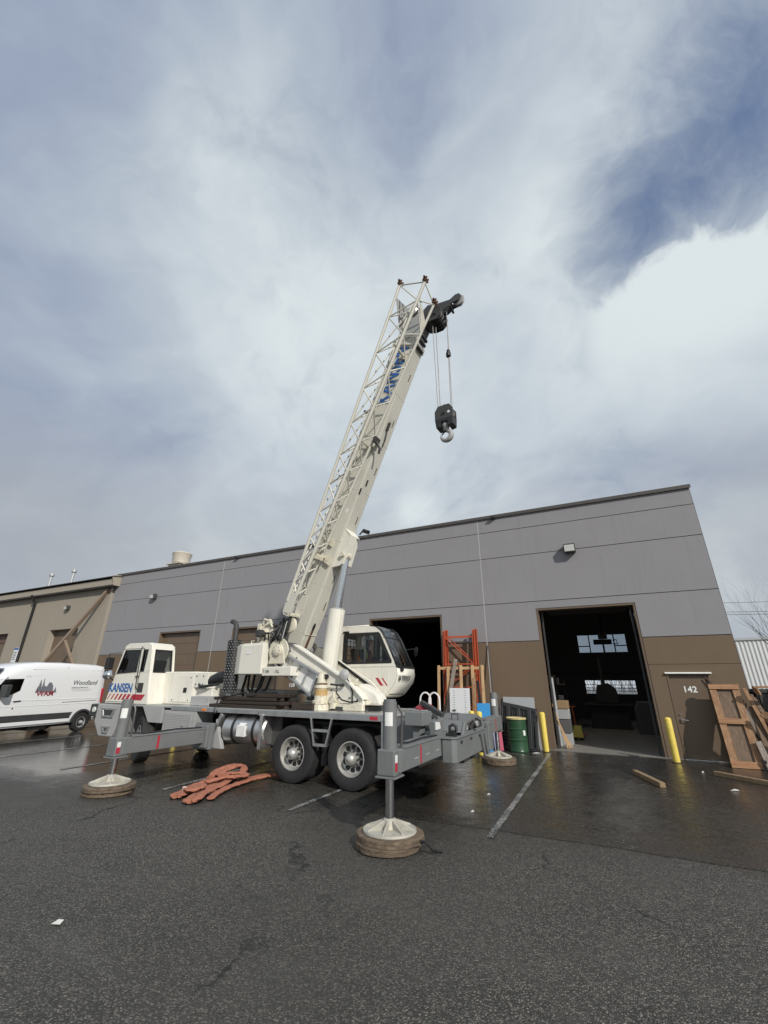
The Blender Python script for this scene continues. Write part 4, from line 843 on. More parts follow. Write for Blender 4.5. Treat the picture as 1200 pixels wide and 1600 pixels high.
cp('warning_plate', MB().prism([(-8.26, 1.18), (-8.06, 1.19), (-8.1, 1.29), (-8.26, 1.30)], 'x', -5.30, -5.27), 'white_tape', .004)
cp('plate_bracket', MB().prism([(-8.24, 1.07), (-7.8, 1.07), (-7.8, 1.32), (-8.28, 1.31)], 'x', -5.40, -5.305), 'steel_grey', .01)
cp('rear_drawbar', MB().beam((-5.92, -7.3, 1.56), (-5.42, -7.5, 1.36), .09, .08), 'dark_steel', .01)
for k, x in enumerate((-5.95, -5.76)):
    cp('grab_hoop', MB().tube([(x-.13, -7.0, 1.33)]+[(x+.11*math.cos(math.pi*(1-i/10)), -7.0, 1.60+.13*math.sin(math.pi*i/10)) for i in range(11)]+[(x+.11, -7.0, 1.33)], .017, 8), 'white_tape', smooth=50)
cp('red_beacon', MB().lathe([(.20, 0), (.20, .03), (.12, .09), (0, .10)], (-5.9, -7.15, 1.43), (0, 0, 1), 20), 'red', smooth=40)
cp('rear_side_panel', MB().box(-6.44, -5.64, -7.45, -7.41, .70, 1.28), 'steel_grey', .01)
cp('hydraulic_tank', MB().box(-6.42, -5.66, -7.38, -5.6, .75, 1.30), 'dark_steel', .02)
cp('rear_cross_member', MB().box(-5.60, -5.25, -6.95, -6.0, .52, .70), 'dark_steel', .02)

# ---- superstructure: turned a little towards the camera about the slewing ring
AL = R(-4); SC = Vector((-7.9, -6.47, 0)); SF = Vector((math.cos(AL), math.sin(AL), 0)); SL = Vector((-math.sin(AL), math.cos(AL), 0))
def S(p): return SC+SF*p[0]+SL*p[1]+Vector((0, 0, p[2]))
def sp_(name, mb, mat, bevel=0.0, smooth=None, parent=None): return part(name, mb.xf(S), mat, parent or cr, bevel, smooth)
sp_('slewing_ring', MB().lathe([(.5, 1.34), (.72, 1.34), (.72, 1.42), (.68, 1.43), (.68, 1.46), (.5, 1.46)], (0, 0, 0), (0, 0, 1), 48), 'dark_steel', smooth=30)
sp_('turret_base', MB().box(-1.0, .72, -.60, .62, 1.465, 1.55), 'cream_worn', .02)
plate = [(-1.62, 2.58), (-1.45, 2.76), (-1.30, 2.72), (.25, 1.93), (.62, 1.60), (.66, 1.47), (-.75, 1.47), (-1.0, 1.62), (-1.9, 2.35)]
pn = sp_('turret_side_plate', MB().prism(plate, 'y', -.64, -.58), 'cream', .012)
sp_('turret_side_plate', MB().prism(plate, 'y', .30, .36), 'cream', .012)
sp_('plate_lip', MB().prism([(-1.42, 2.775), (-1.30, 2.74), (.26, 1.95), (.66, 1.61), (.66, 1.57), (.24, 1.91), (-1.32, 2.70)], 'y', -.70, -.50), 'cream', .008, parent=pn)
sp_('plate_hole', MB().cyl((-.50, -.645, 1.98), (-.50, -.637, 1.98), .085, n=20), 'steel_grey_light', parent=pn)
sp_('turret_skirt', MB().box(-.22, .66, -.70, -.58, 1.345, 1.50), 'cream_worn', .02)
sp_('turret_skirt', MB().box(-.70, -.24, -.74, -.60, 1.345, 1.47), 'cream_worn', .02)
sp_('black_rail', MB().prism([(-.85, 2.42), (-.80, 2.46), (.45, 1.74), (.45, 1.66)], 'y', .28, .295), 'black')
sp_('front_fairing', MB().prism([(.36, 1.46), (.98, 1.46), (.98, 1.55), (.90, 1.68), (.55, 1.86), (.42, 1.90), (.36, 1.8)], 'y', -.50, -.15), 'cream', .05)
sp_('floodlight', MB().box(.30, .42, -.60, -.50, 1.86, 1.99), 'cream_worn', .015)
mr = sp_('mirror', MB().lathe([(0, -.012), (.10, -.01), (.115, .0), (.10, .012), (0, .03)], (.18, -.72, 2.07), (.45, -1, .05), 20), 'steel_grey_light', smooth=40)
sp_('mirror_arm', MB().tube([(.19, -.70, 2.07), (.30, -.68, 1.90), (.37, -.66, 1.72), (.38, -.66, 1.50)], .014), 'black', parent=mr)
sp_('hydraulic_hose', MB().tube([(-.02, -.70, 1.86), (.0, -.74, 1.70), (.15, -.74, 1.56), (.35, -.72, 1.52), (.55, -.70, 1.54)], .016), 'black', smooth=50)
sp_('hose_fitting', MB().cyl((-.18, -.72, 1.87), (.08, -.72, 1.85), .022).cyl((.08, -.72, 1.85), (.17, -.70, 1.86), .03), 'dark_steel')
# swing motor
sm = sp_('swing_motor', MB().lathe([(.20, 1.46), (.22, 1.47), (.22, 1.53), (.17, 1.54), (.165, 1.78), (.19, 1.79), (.19, 1.83), (.15, 1.84), (.14, 1.88)], (-.44, -.72, 0), (0, 0, 1), 28).xf(lambda p: (-.44+(p.x+.44)*.86, -.72+(p.y+.72)*.86, p.z)), 'cream_worn', smooth=35)
sp_('rust_band', MB().lathe([(.1445, 1.56), (.1445, 1.77)], (-.44, -.72, 0), (0, 0, 1), 28), 'rusty_yellow', smooth=35, parent=sm)
sp_('motor_head', MB().lathe([(.14, 1.88), (.10, 1.91), (.10, 2.0), (.08, 2.08), (.05, 2.10), (0, 2.1)], (-.44, -.72, 0), (0, 0, 1), 20).box(-.56, -.32, -.77, -.67, 2.0, 2.05), 'cream_worn', smooth=35, parent=sm)
sp_('brake_ring', MB().lathe([(.13, 1.86), (.135, 1.865), (.135, 1.89), (.13, 1.90)], (-.44, -.72, 0), (0, 0, 1), 24), 'rust', smooth=35, parent=sm)
sp_('brake_cap', MB().cyl((-.36, -.72, 2.03), (-.28, -.72, 2.03), .05), 'black', smooth=40, parent=sm)
sp_('motor_base', MB().lathe([(.25, 1.345), (.25, 1.46), (.2, 1.46)], (-.44, -.70, 0), (0, 0, 1), 10), 'cream_worn', .01, parent=sm)
sp_('valve_block', MB().box(-.12, -.02, -.78, -.68, 1.38, 1.60).cyl((-.07, -.74, 1.6), (-.07, -.74, 1.72), .03).cyl((-.16, -.76, 1.5), (.02, -.76, 1.55), .025), 'cream_worn', .008)
# ladder strapped to the side plate
ld = sp_('ladder', MB().beam((-1.66, -.72, 2.58), (-.52, -.72, 2.08), .05, .09, (0, 1, 0)).beam((-1.90, -.72, 2.32), (-.70, -.72, 1.62), .05, .09, (0, 1, 0)), 'aluminium', .006)
for k in range(5):
    q = k/4; a = Vector((-1.62, -.72, 2.56)).lerp(Vector((-.56, -.72, 2.10)), q); b = Vector((-1.86, -.72, 2.34)).lerp(Vector((-.74, -.72, 1.64)), q)
    sp_('rung', MB().beam(a, b, .03, .05, (0, 1, 0)), 'aluminium', .004, parent=ld)
sp_('ladder_panel', MB().prism([(-1.66, 2.58), (-.52, 2.08), (-.70, 1.62), (-1.90, 2.32)], 'y', -.665, -.65), 'white_tape', parent=ld)
for x, z in ((-1.86, 2.28), (-1.0, 1.72), (-.72, 1.58)): sp_('rubber_foot', MB().box(x-.09, x+.09, -.76, -.68, z-.05, z+.03), 'black', .015, parent=ld)
# counterweight and winches
cw = sp_('counterweight', MB().prism([(-2.92, -.95), (-2.15, -.95), (-2.15, .95), (-2.92, .95), (-3.62, .70), (-3.62, -.70)], 'z', 2.08, 2.78), 'cream', .02)
sp_('counterweight_top', MB().prism([(-2.90, -.90), (-2.2, -.90), (-2.2, .85), (-2.90, .85), (-3.55, .6), (-3.55, -.66)], 'z', 2.78, 2.82), 'cream', .015, parent=cw)
sp_('red_triangle', MB().prism([(0.02, 2.10), (.34, 2.10), (.08, 2.28)], 'y', -.006, 0.0).xf(lambda p: (-3.62+.70*p.x, -.704-.25*p.x+p.y, p.z)), 'red', parent=cw)
sp_('turret_rear_frame', MB().box(-2.14, -1.2, -.92, .90, 2.04, 2.25), 'cream', .02)
text('lettering', 'T 340', .10, FR(S((-2.10, -.927, 2.11)), SF), 'grey_letter', cr, .001, sx=.85)
text('lettering', '- 1XL', .10, FR(S((-1.76, -.927, 2.11)), SF), 'grey_letter', cr, .001, sx=.85)
def winch(x, z, r, y0, y1, nm):
    w = sp_(nm, MB().cyl((x, y0, z), (x, y1, z), r*.62, n=28), 'rope_steel', smooth=40)
    tu = MB()
    for k in range(15): yy = y0+.06+(y1-y0-.12)*k/14; tu.lathe([(r*.70, -.018), (r*.74, 0), (r*.70, .018)], (x, yy, z), (0, 1, 0), 28)
    sp_('rope_coil', tu, 'rope_steel', smooth=60, parent=w)
    for yy, m in ((y0, 'cream_worn'), (y1, 'cream_worn')):
        sp_('flange', MB().lathe([(0, -.03), (r*.5, -.04), (r*.55, -.02), (r, -.02), (r, .02), (0, .02)], (x, yy, z), (0, 1, 0), 28), m, smooth=35, parent=w)
    sp_('gear_cover', MB().lathe([(r*.45, 0), (r*.42, -.06), (r*.25, -.08), (0, -.085)], (x, y0-.03, z), (0, 1, 0), 20), 'cream_worn', smooth=35, parent=w)
    for k in range(8):
        a = k*math.pi/4; sp_('bolt', MB().cyl((x+math.cos(a)*r*.34, y0-.04, z+math.sin(a)*r*.34), (x+math.cos(a)*r*.34, y0-.10, z+math.sin(a)*r*.34), .016, n=6), 'dark_steel', parent=w)
    sp_('bracket', MB().prism([(x-r*.9, z-r), (x+r*.9, z-r), (x+r*.5, z+r*.2), (x-r*.5, z+r*.2)], 'y', y0-.05, y0-.02), 'cream_worn', .01, parent=w)
winch(-2.38, 3.05, .27, -.72, .45, 'main_winch')
winch(-1.76, 2.62, .30, -.80, .40, 'auxiliary_winch')
sp_('winch_guard', MB().tube([(-2.45, -.75, 3.3), (-2.38, -.78, 3.42), (-2.2, -.78, 3.36), (-2.1, -.76, 3.2)], .03).box(-2.62, -2.5, -.78, -.70, 3.15, 3.32).prism([(-2.36, 3.24), (-2.2, 3.42), (-2.12, 3.30)], 'y', -.80, -.72), 'cream_worn', .01)
sp_('cable_hoses', MB().tube([(-3.0, -.5, 2.1), (-2.95, -.55, 1.75), (-2.7, -.6, 1.6), (-2.5, -.55, 1.8), (-2.45, -.5, 2.1)], .03).tube([(-2.8, -.5, 2.1), (-2.75, -.6, 1.65), (-2.55, -.62, 1.55), (-2.3, -.55, 1.75), (-2.2, -.5, 2.1)], .03).tube([(-3.2, -.4, 2.1), (-3.25, -.45, 1.7), (-3.1, -.5, 1.45), (-2.9, -.45, 1.4)], .035).tube([(-2.6, -.4, 2.1), (-2.62, -.5, 1.8), (-2.8, -.5, 1.5)], .028), 'black', smooth=50)
for k in range(7):
    a = .35*k; sp_('winch_hose', MB().tube([(-2.5+.12*k, -.76+.05*(k % 3), 2.85-.05*k), (-2.3+.10*k, -.88, 3.02+.05*math.sin(a*3)), (-2.05+.07*k, -.86, 2.95+.10*math.cos(a*2)), (-1.95+.05*k, -.70, 3.2+.04*k)], .016+.004*(k % 2), 6), 'black' if k % 3 else 'rope_steel', smooth=60)
sp_('winch_motor', MB().cyl((-2.38, -.95, 3.05), (-2.38, -.80, 3.05), .10, n=16).box(-2.46, -2.30, -.98, -.92, 2.98, 3.12), 'dark_steel', .01)
sp_('rope_roller', MB().cyl((-2.02, -.5, 3.32), (-2.02, .4, 3.32), .05, n=12).box(-2.08, -1.96, -.55, -.5, 2.9, 3.38), 'dark_steel', .008)
sp_('deck_box', MB().box(-3.1, -1.9, -.35, .25, 1.345, 1.72), 'steel_grey_light', .015)

# ---- boom
EL = R(67.5); BU = Vector((math.cos(EL), 0, math.sin(EL))); BW = Vector((-math.sin(EL), 0, math.cos(EL))); BO = Vector((-1.46, 0, 2.99))
def Bm(p):  # p = (t along the boom, n outwards to the near side, w towards the boom's top)
    q = BO+BU*p[0]+BW*p[2]; return S((q.x, -p[1], q.z))
def bp(name, mb, mat, bevel=0.0, smooth=None, parent=None): return part(name, mb.xf(Bm), mat, parent or cr, bevel, smooth)
hw = .24
bm_ = bp('boom', MB().prism([(-.85, .28), (-.55, 0.02), (.9, 0), (8.85, 0), (8.85, .78), (-.35, .78), (-.85, .62)], 'y', -hw, hw), 'boom_paint', .025)
bp('side_stiffener', MB().box(.1, 8.8, hw, hw+.012, .05, .075), 'boom_paint', .003, parent=bm_)
bp('side_stiffener', MB().box(.1, 8.8, hw, hw+.012, .69, .72), 'boom_paint', .003, parent=bm_)
bp('boom_end_collar', MB().box(8.72, 8.90, -hw-.03, hw+.03, -.03, .81), 'boom_paint', .012, parent=bm_)
bp('inner_section', MB().box(8.90, 9.06, -hw+.02, hw-.02, .03, .75), 'boom_paint', .01, parent=bm_)
bp('inner_section', MB().box(9.06, 9.22, -hw+.05, hw-.05, .06, .71), 'boom_paint', .01, parent=bm_)
for t in (8.75, 8.98, 9.14): bp('wear_pad', MB().prism([(t-.06, -.02), (t+.07, -.02), (t+.04, -.07), (t-.02, -.09), (t-.06, -.06)], 'y', -hw+.06, hw-.06), 'dark_steel', .02, parent=bm_)
bp('oval_hole', MB().lathe([(0, 0), (.05, 0)], (.28, 0.02, -.001), (0, 0, -1), 16).xf(lambda p: (.28+(p.x-.28)*2.0, p.y, p.z-.004)), 'black', parent=bm_)
bp('grease_streak', MB().prism([(.20, -.02), (.20, .06), (-.40, .09), (-.55, .0)], 'z', -.003, -.002), 'rust', parent=bm_)
text('lettering', 'KANSEN', .70, Matrix.Translation(Bm((6.75, hw+.016, .17))) @ FR((0, 0, 0), (Bm((1, 0, 0))-Bm((0, 0, 0))), (Bm((0, 0, 1))-Bm((0, 0, 0)))), 'blue_letter', cr, .002, bold=.010, sx=.70, space=1.05)
bp('boom_pivot', MB().cyl((-.62, -.60, .42), (-.62, .60, .42), .09, n=18), 'cream_worn', smooth=40)
# lift cylinder
sp_('lift_cylinder', MB().cyl((-.84, -.05, 1.75), (-.60, -.05, 3.64), .205, n=32), 'cream', smooth=40)
sp_('cylinder_gland', MB().cyl((-.60, -.05, 3.64), (-.595, -.05, 3.68), .18, n=32), 'steel_grey_light', smooth=40)
sp_('cylinder_pipe', MB().tube([(-.60, -.10, 1.9), (-.53, -.10, 2.5), (-.40, -.10, 3.5)], .02), 'cream', smooth=50)
sp_('lift_rod', MB().cyl((-.60, -.05, 3.6), (-.40, -.05, 5.0), .098, n=28), 'chrome', smooth=40)
sp_('rod_eye', MB().cyl((-.39, -.14, 5.03), (-.39, .04, 5.03), .12, n=24), 'cream_worn', smooth=40)
lm = bp('cylinder_mount', MB().prism([(1.88, 0.02), (2.0, -.22), (2.12, -.30), (2.85, -.24), (2.98, .02)], 'y', .12, .19), 'cream', .012)
bp('cylinder_mount', MB().prism([(1.88, 0.02), (2.0, -.22), (2.12, -.30), (2.85, -.24), (2.98, .02)], 'y', -.19, -.12), 'cream', .012)
bp('mount_cover', MB().prism([(2.06, -.31), (2.86, -.25), (2.99, .01), (2.95, .01), (2.84, -.22), (2.06, -.28)], 'y', -.20, .20), 'cream', .008, parent=lm)
sp_('mount_pin', MB().cyl((-.39, -.27, 5.03), (-.39, .22, 5.03), .06, n=20), 'cream_worn', smooth=40)
sp_('camera_pod', MB().tube([(-.02, 0, 5.58), (.06, 0, 5.66), (.12, 0, 5.66)], .02).cyl((.10, 0, 5.68), (.27, 0, 5.60), .055, n=12), 'black', smooth=40)
for t, n, w in ((4.3, .05, .01), (4.0, .2, .02)): bp('black_pad', MB().box(t, t+.17, n, n+.05, -.02, .0), 'black', .004, parent=bm_)
for t, n in ((6.0, .1), ): bp('hang_bracket', MB().box(t, t+.25, n-.03, n+.03, -.07, 0).tube([(t, n, -.05), (t-.25, n-.02, -.08), (t-.5, n-.05, -.05)], .018), 'dark_steel', .006, parent=bm_)
# boom head
hp = [(9.58, .10), (9.50, .0), (9.50, -.22), (9.58, -.42), (9.76, -.50), (9.96, -.45), (10.08, -.15), (10.10, .06), (9.96, .14)]
for n0, n1 in ((.13, .16), (-.16, -.13), (.24, .265), (-.265, -.24)): bp('head_plate', MB().prism(hp, 'y', n0, n1), 'dark_steel', .01)
for n0, n1 in ((.195, .22), (-.22, -.195)): bp('head_bracket', MB().prism([(8.9, .74), (8.9, .06), (9.5, .0), (10.0, .18), (10.05, .45), (9.8, .74)], 'y', n0, n1), 'steel_grey_light', .01)
bp('head_disc', MB().lathe([(0, 0), (.05, 0), (.06, .02), (.18, .02), (.2, 0), (.2, -.03)], (9.95, .26, .60), (0, 1, 0), 28), 'aluminium', smooth=35)
for t0 in (9.46, 9.95): bp('head_cross_plate', MB().box(t0+.05, t0+.09, -.25, .25, -.25, .10), 'dark_steel', .01)
for n in (-.20, -.07, .07, .20):
    bp('head_sheave', MB().lathe([(.05, -.035), (.19, -.03), (.205, -.025), (.17, 0), (.205, .025), (.19, .03), (.05, .03)], (9.76, n, -.29), (0, 1, 0), 28), 'dark_steel', smooth=35)
    bp('head_sheave', MB().lathe([(.05, -.035), (.20, -.035), (.22, -.03), (.18, 0), (.22, .03), (.20, .035), (.05, .035)], (9.95, n, .55), (0, 1, 0), 28), 'dark_steel', smooth=35)
bp('sheave_pin', MB().cyl((9.76, -.32, -.29), (9.76, .32, -.29), .045).cyl((9.95, -.3, .55), (9.95, .3, .55), .045), 'dark_steel', smooth=40)
# rooster sheave nose, level, reaching out beyond the head
for y in (-.13, .13): sp_('nose_plate', MB().prism([(2.38, 12.42), (2.72, 12.38), (2.98, 12.34), (3.16, 12.44), (3.28, 12.43), (3.34, 12.30), (3.26, 12.18), (3.04, 12.18), (2.85, 12.06), (2.62, 12.0), (2.42, 12.12)], 'y', y*.85-.018, y*.85+.018), 'dark_steel', .01)
sp_('nose_sheave', MB().lathe([(.05, -.05), (.15, -.05), (.175, -.04), (.14, 0), (.175, .04), (.15, .05), (.05, .05)], (3.22, 0, 12.28), (0, 1, 0), 28), 'steel_grey_light', smooth=35)
sp_('nose_spreader', MB().box(2.6, 2.66, -.11, .11, 12.05, 12.4).box(2.95, 3.0, -.11, .11, 12.18, 12.34).cyl((2.98, -.16, 12.08), (2.98, .16, 12.08), .035), 'dark_steel', .006)
# stowed lattice jib: four chords and lacing
def chord(c, t):
    return {'A': Vector((t, .88, .40+.0445*(t-.7))), 'B': Vector((t, .86, .20-.025*(t-.9))), 'C': Vector((t, .42, .36-.073*(t-1.1))), 'D': Vector((t, .44, .60-.012*(t-1.1)))}[c]
NA = [.72, 1.22, 1.75, 2.42, 3.14, 3.92, 4.79, 5.76, 6.85, 8.0, 9.23, 10.36]
NB = [.93, 1.53, 2.21, 2.86, 3.50, 4.37, 5.26, 6.32, 7.40, 8.6, 9.75, 10.36]
NCc = [1.15, 1.72, 2.44, 3.13, 3.89, 4.75, 5.66, 6.73, 7.85, 8.93, 9.93]
for c, a, b, r in (('A', .72, 10.36, .042), ('B', .93, 10.36, .046), ('C', 1.0, 9.93, .038), ('D', 1.0, 10.1, .036)):
    bp('jib_chord', MB().cyl(chord(c, a), chord(c, b), r, n=10), 'boom_paint', smooth=50)
def lace(c1, n1, c2, n2):
    for i in range(min(len(n1), len(n2))):
        bp('lacing_bar', MB().cyl(chord(c1, n1[i]), chord(c2, n2[i]), .021, n=6), 'boom_paint', smooth=60)
        if i+1 < len(n1): bp('lacing_bar', MB().cyl(chord(c1, n1[i+1]), chord(c2, n2[i]), .021, n=6), 'boom_paint', smooth=60)
lace('A', NA, 'B', NB); lace('B', NB, 'C', NCc); lace('D', NB[:-1], 'A', NA[:-1])
for i in range(0, 10, 1): bp('lacing_bar', MB().cyl(chord('C', NCc[i]), chord('D', NB[i]+.3), .015, n=6), 'boom_paint', smooth=60)
for c, t in (('A', 10.36), ('B', 10.36), ('C', 9.95)):
    p = chord(c, t); bp('jib_lug', MB().box(p.x, p.x+.14, p.y-.07, p.y-.03, p.z-.06, p.z+.06).box(p.x, p.x+.14, p.y+.03, p.y+.07, p.z-.06, p.z+.06).cyl((p.x+.09, p.y-.13, p.z), (p.x+.09, p.y+.13, p.z), .03), 'rust', .006)
a, b, c = chord('A', 9.75), chord('B', 9.9), chord('A', 9.0)
bp('jib_gusset', MB().add([chord('A', 9.95), chord('D', 9.9)+Vector((0, -.05, .1)), chord('D', 9.1)+Vector((0, -.05, .1)), chord('A', 9.93)+Vector((.02, 0, 0)), chord('D', 9.88)+Vector((.02, -.05, .1)), chord('D', 9.1)+Vector((.02, -.05, .12))], [(0, 1, 2), (3, 5, 4), (0, 3, 4, 1), (1, 4, 5, 2), (2, 5, 3, 0)]), 'steel_grey_light')
bp('jib_gusset', MB().add([chord('B', 9.95), chord('C', 9.3), chord('C', 8.95), chord('B', 9.93)+Vector((.02, 0, .01)), chord('C', 9.3)+Vector((.02, 0, .01)), chord('C', 8.95)+Vector((.02, 0, .02))], [(0, 1, 2), (3, 5, 4), (0, 3, 4, 1), (1, 4, 5, 2), (2, 5, 3, 0)]), 'boom_paint')
bp('jib_foot', MB().prism([(.95, .45), (.45, .42), (.38, .36), (.38, .20), (.50, .17), (.98, .17)], 'y', .84, .90), 'boom_paint', .01)
bp('jib_foot', MB().prism([(.95, .45), (.45, .42), (.38, .36), (.38, .20), (.50, .17), (.98, .17)], 'y', .42, .47), 'boom_paint', .01)
bp('jib_foot_plate', MB().box(.40, .46, .42, .9, .20, .36), 'cream_worn', .01)
js = bp('jib_tip_sheave', MB().lathe([(.04, -.04), (.17, -.04), (.19, -.03), (.15, 0), (.19, .03), (.17, .04), (.04, .04)], (.18, .62, .25), (0, 1, 0), 22), 'cream_worn', smooth=35)
bp('sheave_fork', MB().prism([(.42, .30), (.05, .34), (.0, .25), (.05, .16), (.42, .22)], 'y', .52, .55).prism([(.42, .30), (.05, .34), (.0, .25), (.05, .16), (.42, .22)], 'y', .69, .72).tube([(-.05, .60, .4), (.05, .66, .5), (.3, .70, .47)], .03).box(-.15, .02, .55, .70, .30, .42), 'dark_steel', .008, parent=js)
for t, w in ((2.05, .12), (2.5, .2), (5.35, .1), (8.3, .1)):
    bp('jib_hanger', MB().box(t, t+.05, hw, .84, w+.1, w+.16).prism([(t-.1, w+.0), (t+.1, w+.0), (t+.05, w+.25), (t-.05, w+.25)], 'y', hw, hw+.06), 'cream_worn', .006)
bp('jib_pivot', MB().prism([(1.9, .05), (2.2, .05), (2.1, .22), (1.95, .25)], 'y', hw, hw+.08).tube([(2.3, .5, .2), (2.1, .6, .35), (1.9, .6, .3)], .03).box(1.95, 2.06, .4, .8, .20, .32), 'cream_worn', .008)
bp('jib_latch', MB().box(5.45, 5.62, .28, .52, -.10, -.02).tube([(5.5, .4, -.08), (5.35, .32, -.2), (5.2, .3, -.22)], .035), 'dark_steel', .01)
for t in (1.6, 4.4, 6.5): bp('rope_guide', MB().cyl((t, -.2, .92), (t, .2, .92), .04).box(t-.03, t+.03, -.24, -.2, .76, .95).box(t-.03, t+.03, .2, .24, .76, .95), 'dark_steel', .006)
bp('boom_hose', MB().tube([(.2, hw+.05, .60), (2.0, hw+.05, .58), (5.0, hw+.05, .56), (8.2, hw+.05, .55)], .022, 6).tube([(.2, hw+.05, .52), (3.0, hw+.06, .50), (8.2, hw+.05, .47)], .018, 6), 'boom_paint', smooth=50)
cp('hoist_rope', MB().tube([S((-2.3, 0, 3.24)), Bm((1.6, 0, .97)), Bm((4.4, 0, .97)), Bm((6.5, 0, .97)), Bm((9.95, .02, .77))], .011, 5), 'rope_steel')
# falls of rope down to the block
for x0, z0, x1, y in ((2.42, 11.75, 2.45, -.14), (2.47, 11.75, 2.48, -.02), (2.42, 11.75, 2.45, .12)): sp_('rope_fall', MB().cyl((x0, y, z0), (x1, y*.7, 8.62), .011, n=6), 'rope_steel')
for x0, z0, x1, y in ((2.86, 11.95, 2.80, -.10), (2.80, 11.9, 2.79, .08)): sp_('rope_fall', MB().cyl((x0, y, z0), (x1, y*.7, 8.62), .011, n=6), 'rope_steel')
sp_('rope_socket', MB().lathe([(.02, .24), (.045, .2), (.06, .1), (.05, 0), (.02, -.02)], (2.83, -.09, 10.32), (0, 0, 1), 12).box(2.77, 2.89, -.12, -.06, 10.30, 10.44), 'black', smooth=40)

# ---- operator's cab
prof = [(-.85, 1.62), (.48, 1.60), (.62, 1.66), (.86, 1.92), (.905, 2.08), (.89, 2.25), (.56, 2.93), (.43, 3.12), (.28, 3.22), (.10, 3.255), (-.78, 3.255), (-.85, 3.20)]
y0, y1 = .40, 1.28
win = [(-.69, 2.34), (.74, 2.35), (.75, 2.40), (.42, 3.04), (.37, 3.08), (-.64, 3.09), (-.68, 3.04)]
oc = None
def side(y, d):
    m = MB()
    # the side skin is pieced round the window opening
    m.prism([(-.85, 1.62), (.48, 1.60), (.62, 1.66), (.86, 1.92), (.905, 2.08), (.89, 2.25), (.845, 2.345), (-.85, 2.335)], 'y', y, y+d)
    m.prism([(-.85, 2.335), (-.69, 2.335), (-.68, 3.04), (-.64, 3.09), (-.85, 3.2)], 'y', y, y+d)
    m.prism([(.74, 2.344), (.845, 2.345), (.56, 2.93), (.43, 3.12), (.37, 3.08), (.42, 3.04), (.75, 2.40)], 'y', y, y+d)
    m.prism([(-.85, 3.2), (-.64, 3.09), (.37, 3.08), (.43, 3.12), (.28, 3.22), (.10, 3.255), (-.78, 3.255)], 'y', y, y+d)
    return m
oc = sp_('operator_cab', side(y0, .035), 'cream', .006)
sp_('far_side', side(y1-.035, .035), 'cream', parent=oc)
sp_('door_frame', MB().ring(win, inset(win, .085), 'y', y0-.012, y0+.03), 'black', .005, parent=oc)
sp_('door_window', MB().prism(inset(win, .085), 'y', y0+.008, y0+.014), 'glass_cab', parent=oc)
sp_('far_window', MB().prism(inset(win, .02), 'y', y1-.02, y1-.014), 'glass_cab', parent=oc)
sp_('window_post', MB().box(-.06, -.02, y1-.08, y1-.04, 2.35, 3.1).box(-.06, -.02, y0+.03, y0+.05, 2.35, 3.1), 'cream', parent=oc)
for x, z in ((-.60, 3.12), (-.62, 2.31)): sp_('hinge', MB().box(x-.09, x+.09, y0-.03, y0, z-.03, z+.02), 'black', .008, parent=oc)
sp_('body_line', MB().box(-.80, .86, y0-.004, y0, 2.262, 2.268), 'seam_grey', parent=oc)
def wrap(i, j, m, nm, a=y0, b=y1, t=.03):
    mm = MB(); pts = prof[i:j+1]
    vs = []; fs = []
    for p in pts: vs += [(p[0], a, p[1]), (p[0], b, p[1])]
    fs = [(2*k, 2*k+2, 2*k+3, 2*k+1) for k in range(len(pts)-1)]
    o = sp_(nm, mm.add(vs, fs), m, smooth=50, parent=oc)
    md = o.modifiers.new('thick', 'SOLIDIFY'); md.thickness = t; md.offset = 0
    return o
wrap(0, 5, 'cream', 'front_panel'); wrap(9, 11, 'cream', 'roof_panel')
wrap(5, 9, 'glass_front', 'windshield', y0+.05, y1-.05, .006)
for a, b in ((y0, y0+.055), (y1-.055, y1)): wrap(5, 9, 'black', 'windshield_frame', a, b, .03)
sp_('windshield_sill', MB().box(.86, .915, y0, y1, 2.235, 2.285), 'black', .006, parent=oc)
sp_('windshield_bar', MB().box(.50, .56, y0, y1, 2.93, 2.96), 'black', parent=oc)
sp_('rear_panel', MB().box(-.86, -.83, y0, y1, 1.62, 2.4).box(-.86, -.83, y0, y0+.1, 2.4, 3.2).box(-.86, -.83, y1-.1, y1, 2.4, 3.2).box(-.86, -.83, y0, y1, 3.0, 3.22), 'cream', parent=oc)
for k in range(5): sp_('rear_grille', MB().box(-.85, -.84, y0+.1+k*.15, y0+.115+k*.15, 2.4, 3.0).box(-.85, -.84, y0+.1, y1-.1, 2.45+k*.12, 2.462+k*.12), 'black', parent=oc)
sp_('wiper', MB().tube([(.90, .58, 2.24), (.84, .60, 2.5), (.78, .66, 2.62), (.71, .56, 2.75)], .012).beam((.66, .50, 2.86), (.83, .64, 2.55), .012, .02).box(.88, .95, .52, .64, 2.17, 2.25), 'black', parent=oc)
sp_('cab_mirror', MB().lathe([(0, -.02), (.11, -.01), (.12, .01), (0, .04)], (.98, 1.26, 2.65), (-.7, -.7, .1), 18).tube([(.7, 1.25, 2.7), (.9, 1.28, 2.72), (.97, 1.27, 2.66)], .012), 'black', smooth=40, parent=oc)
for x, w in ((.30, .085), (.47, .035)): sp_('red_stripe', MB().prism([(x, 2.02), (x+w, 2.02), (x+w+.14, 1.85), (x+.14, 1.85)], 'y', y0-.004, y0), 'red', parent=oc)
text('lettering', 'TEREX', .155, FR(S((.93, .555, 1.965)), SL, (Vector((0, 0, 1))+SF*.12)), 'grey_letter', oc, .002, bold=.003, shear=.12, sx=1.0)
sp_('emblem', MB().ring([(.45, 1.965), (.45, 2.07), (.54, 2.07), (.54, 1.965)], [(.46, 1.975), (.46, 2.06), (.53, 2.06), (.53, 1.975)], 'x', .905, .925).box(.905, .925, .465, .525, 1.99, 2.0).box(.905, .925, .465, .525, 2.02, 2.03), 'grey_letter', parent=oc)
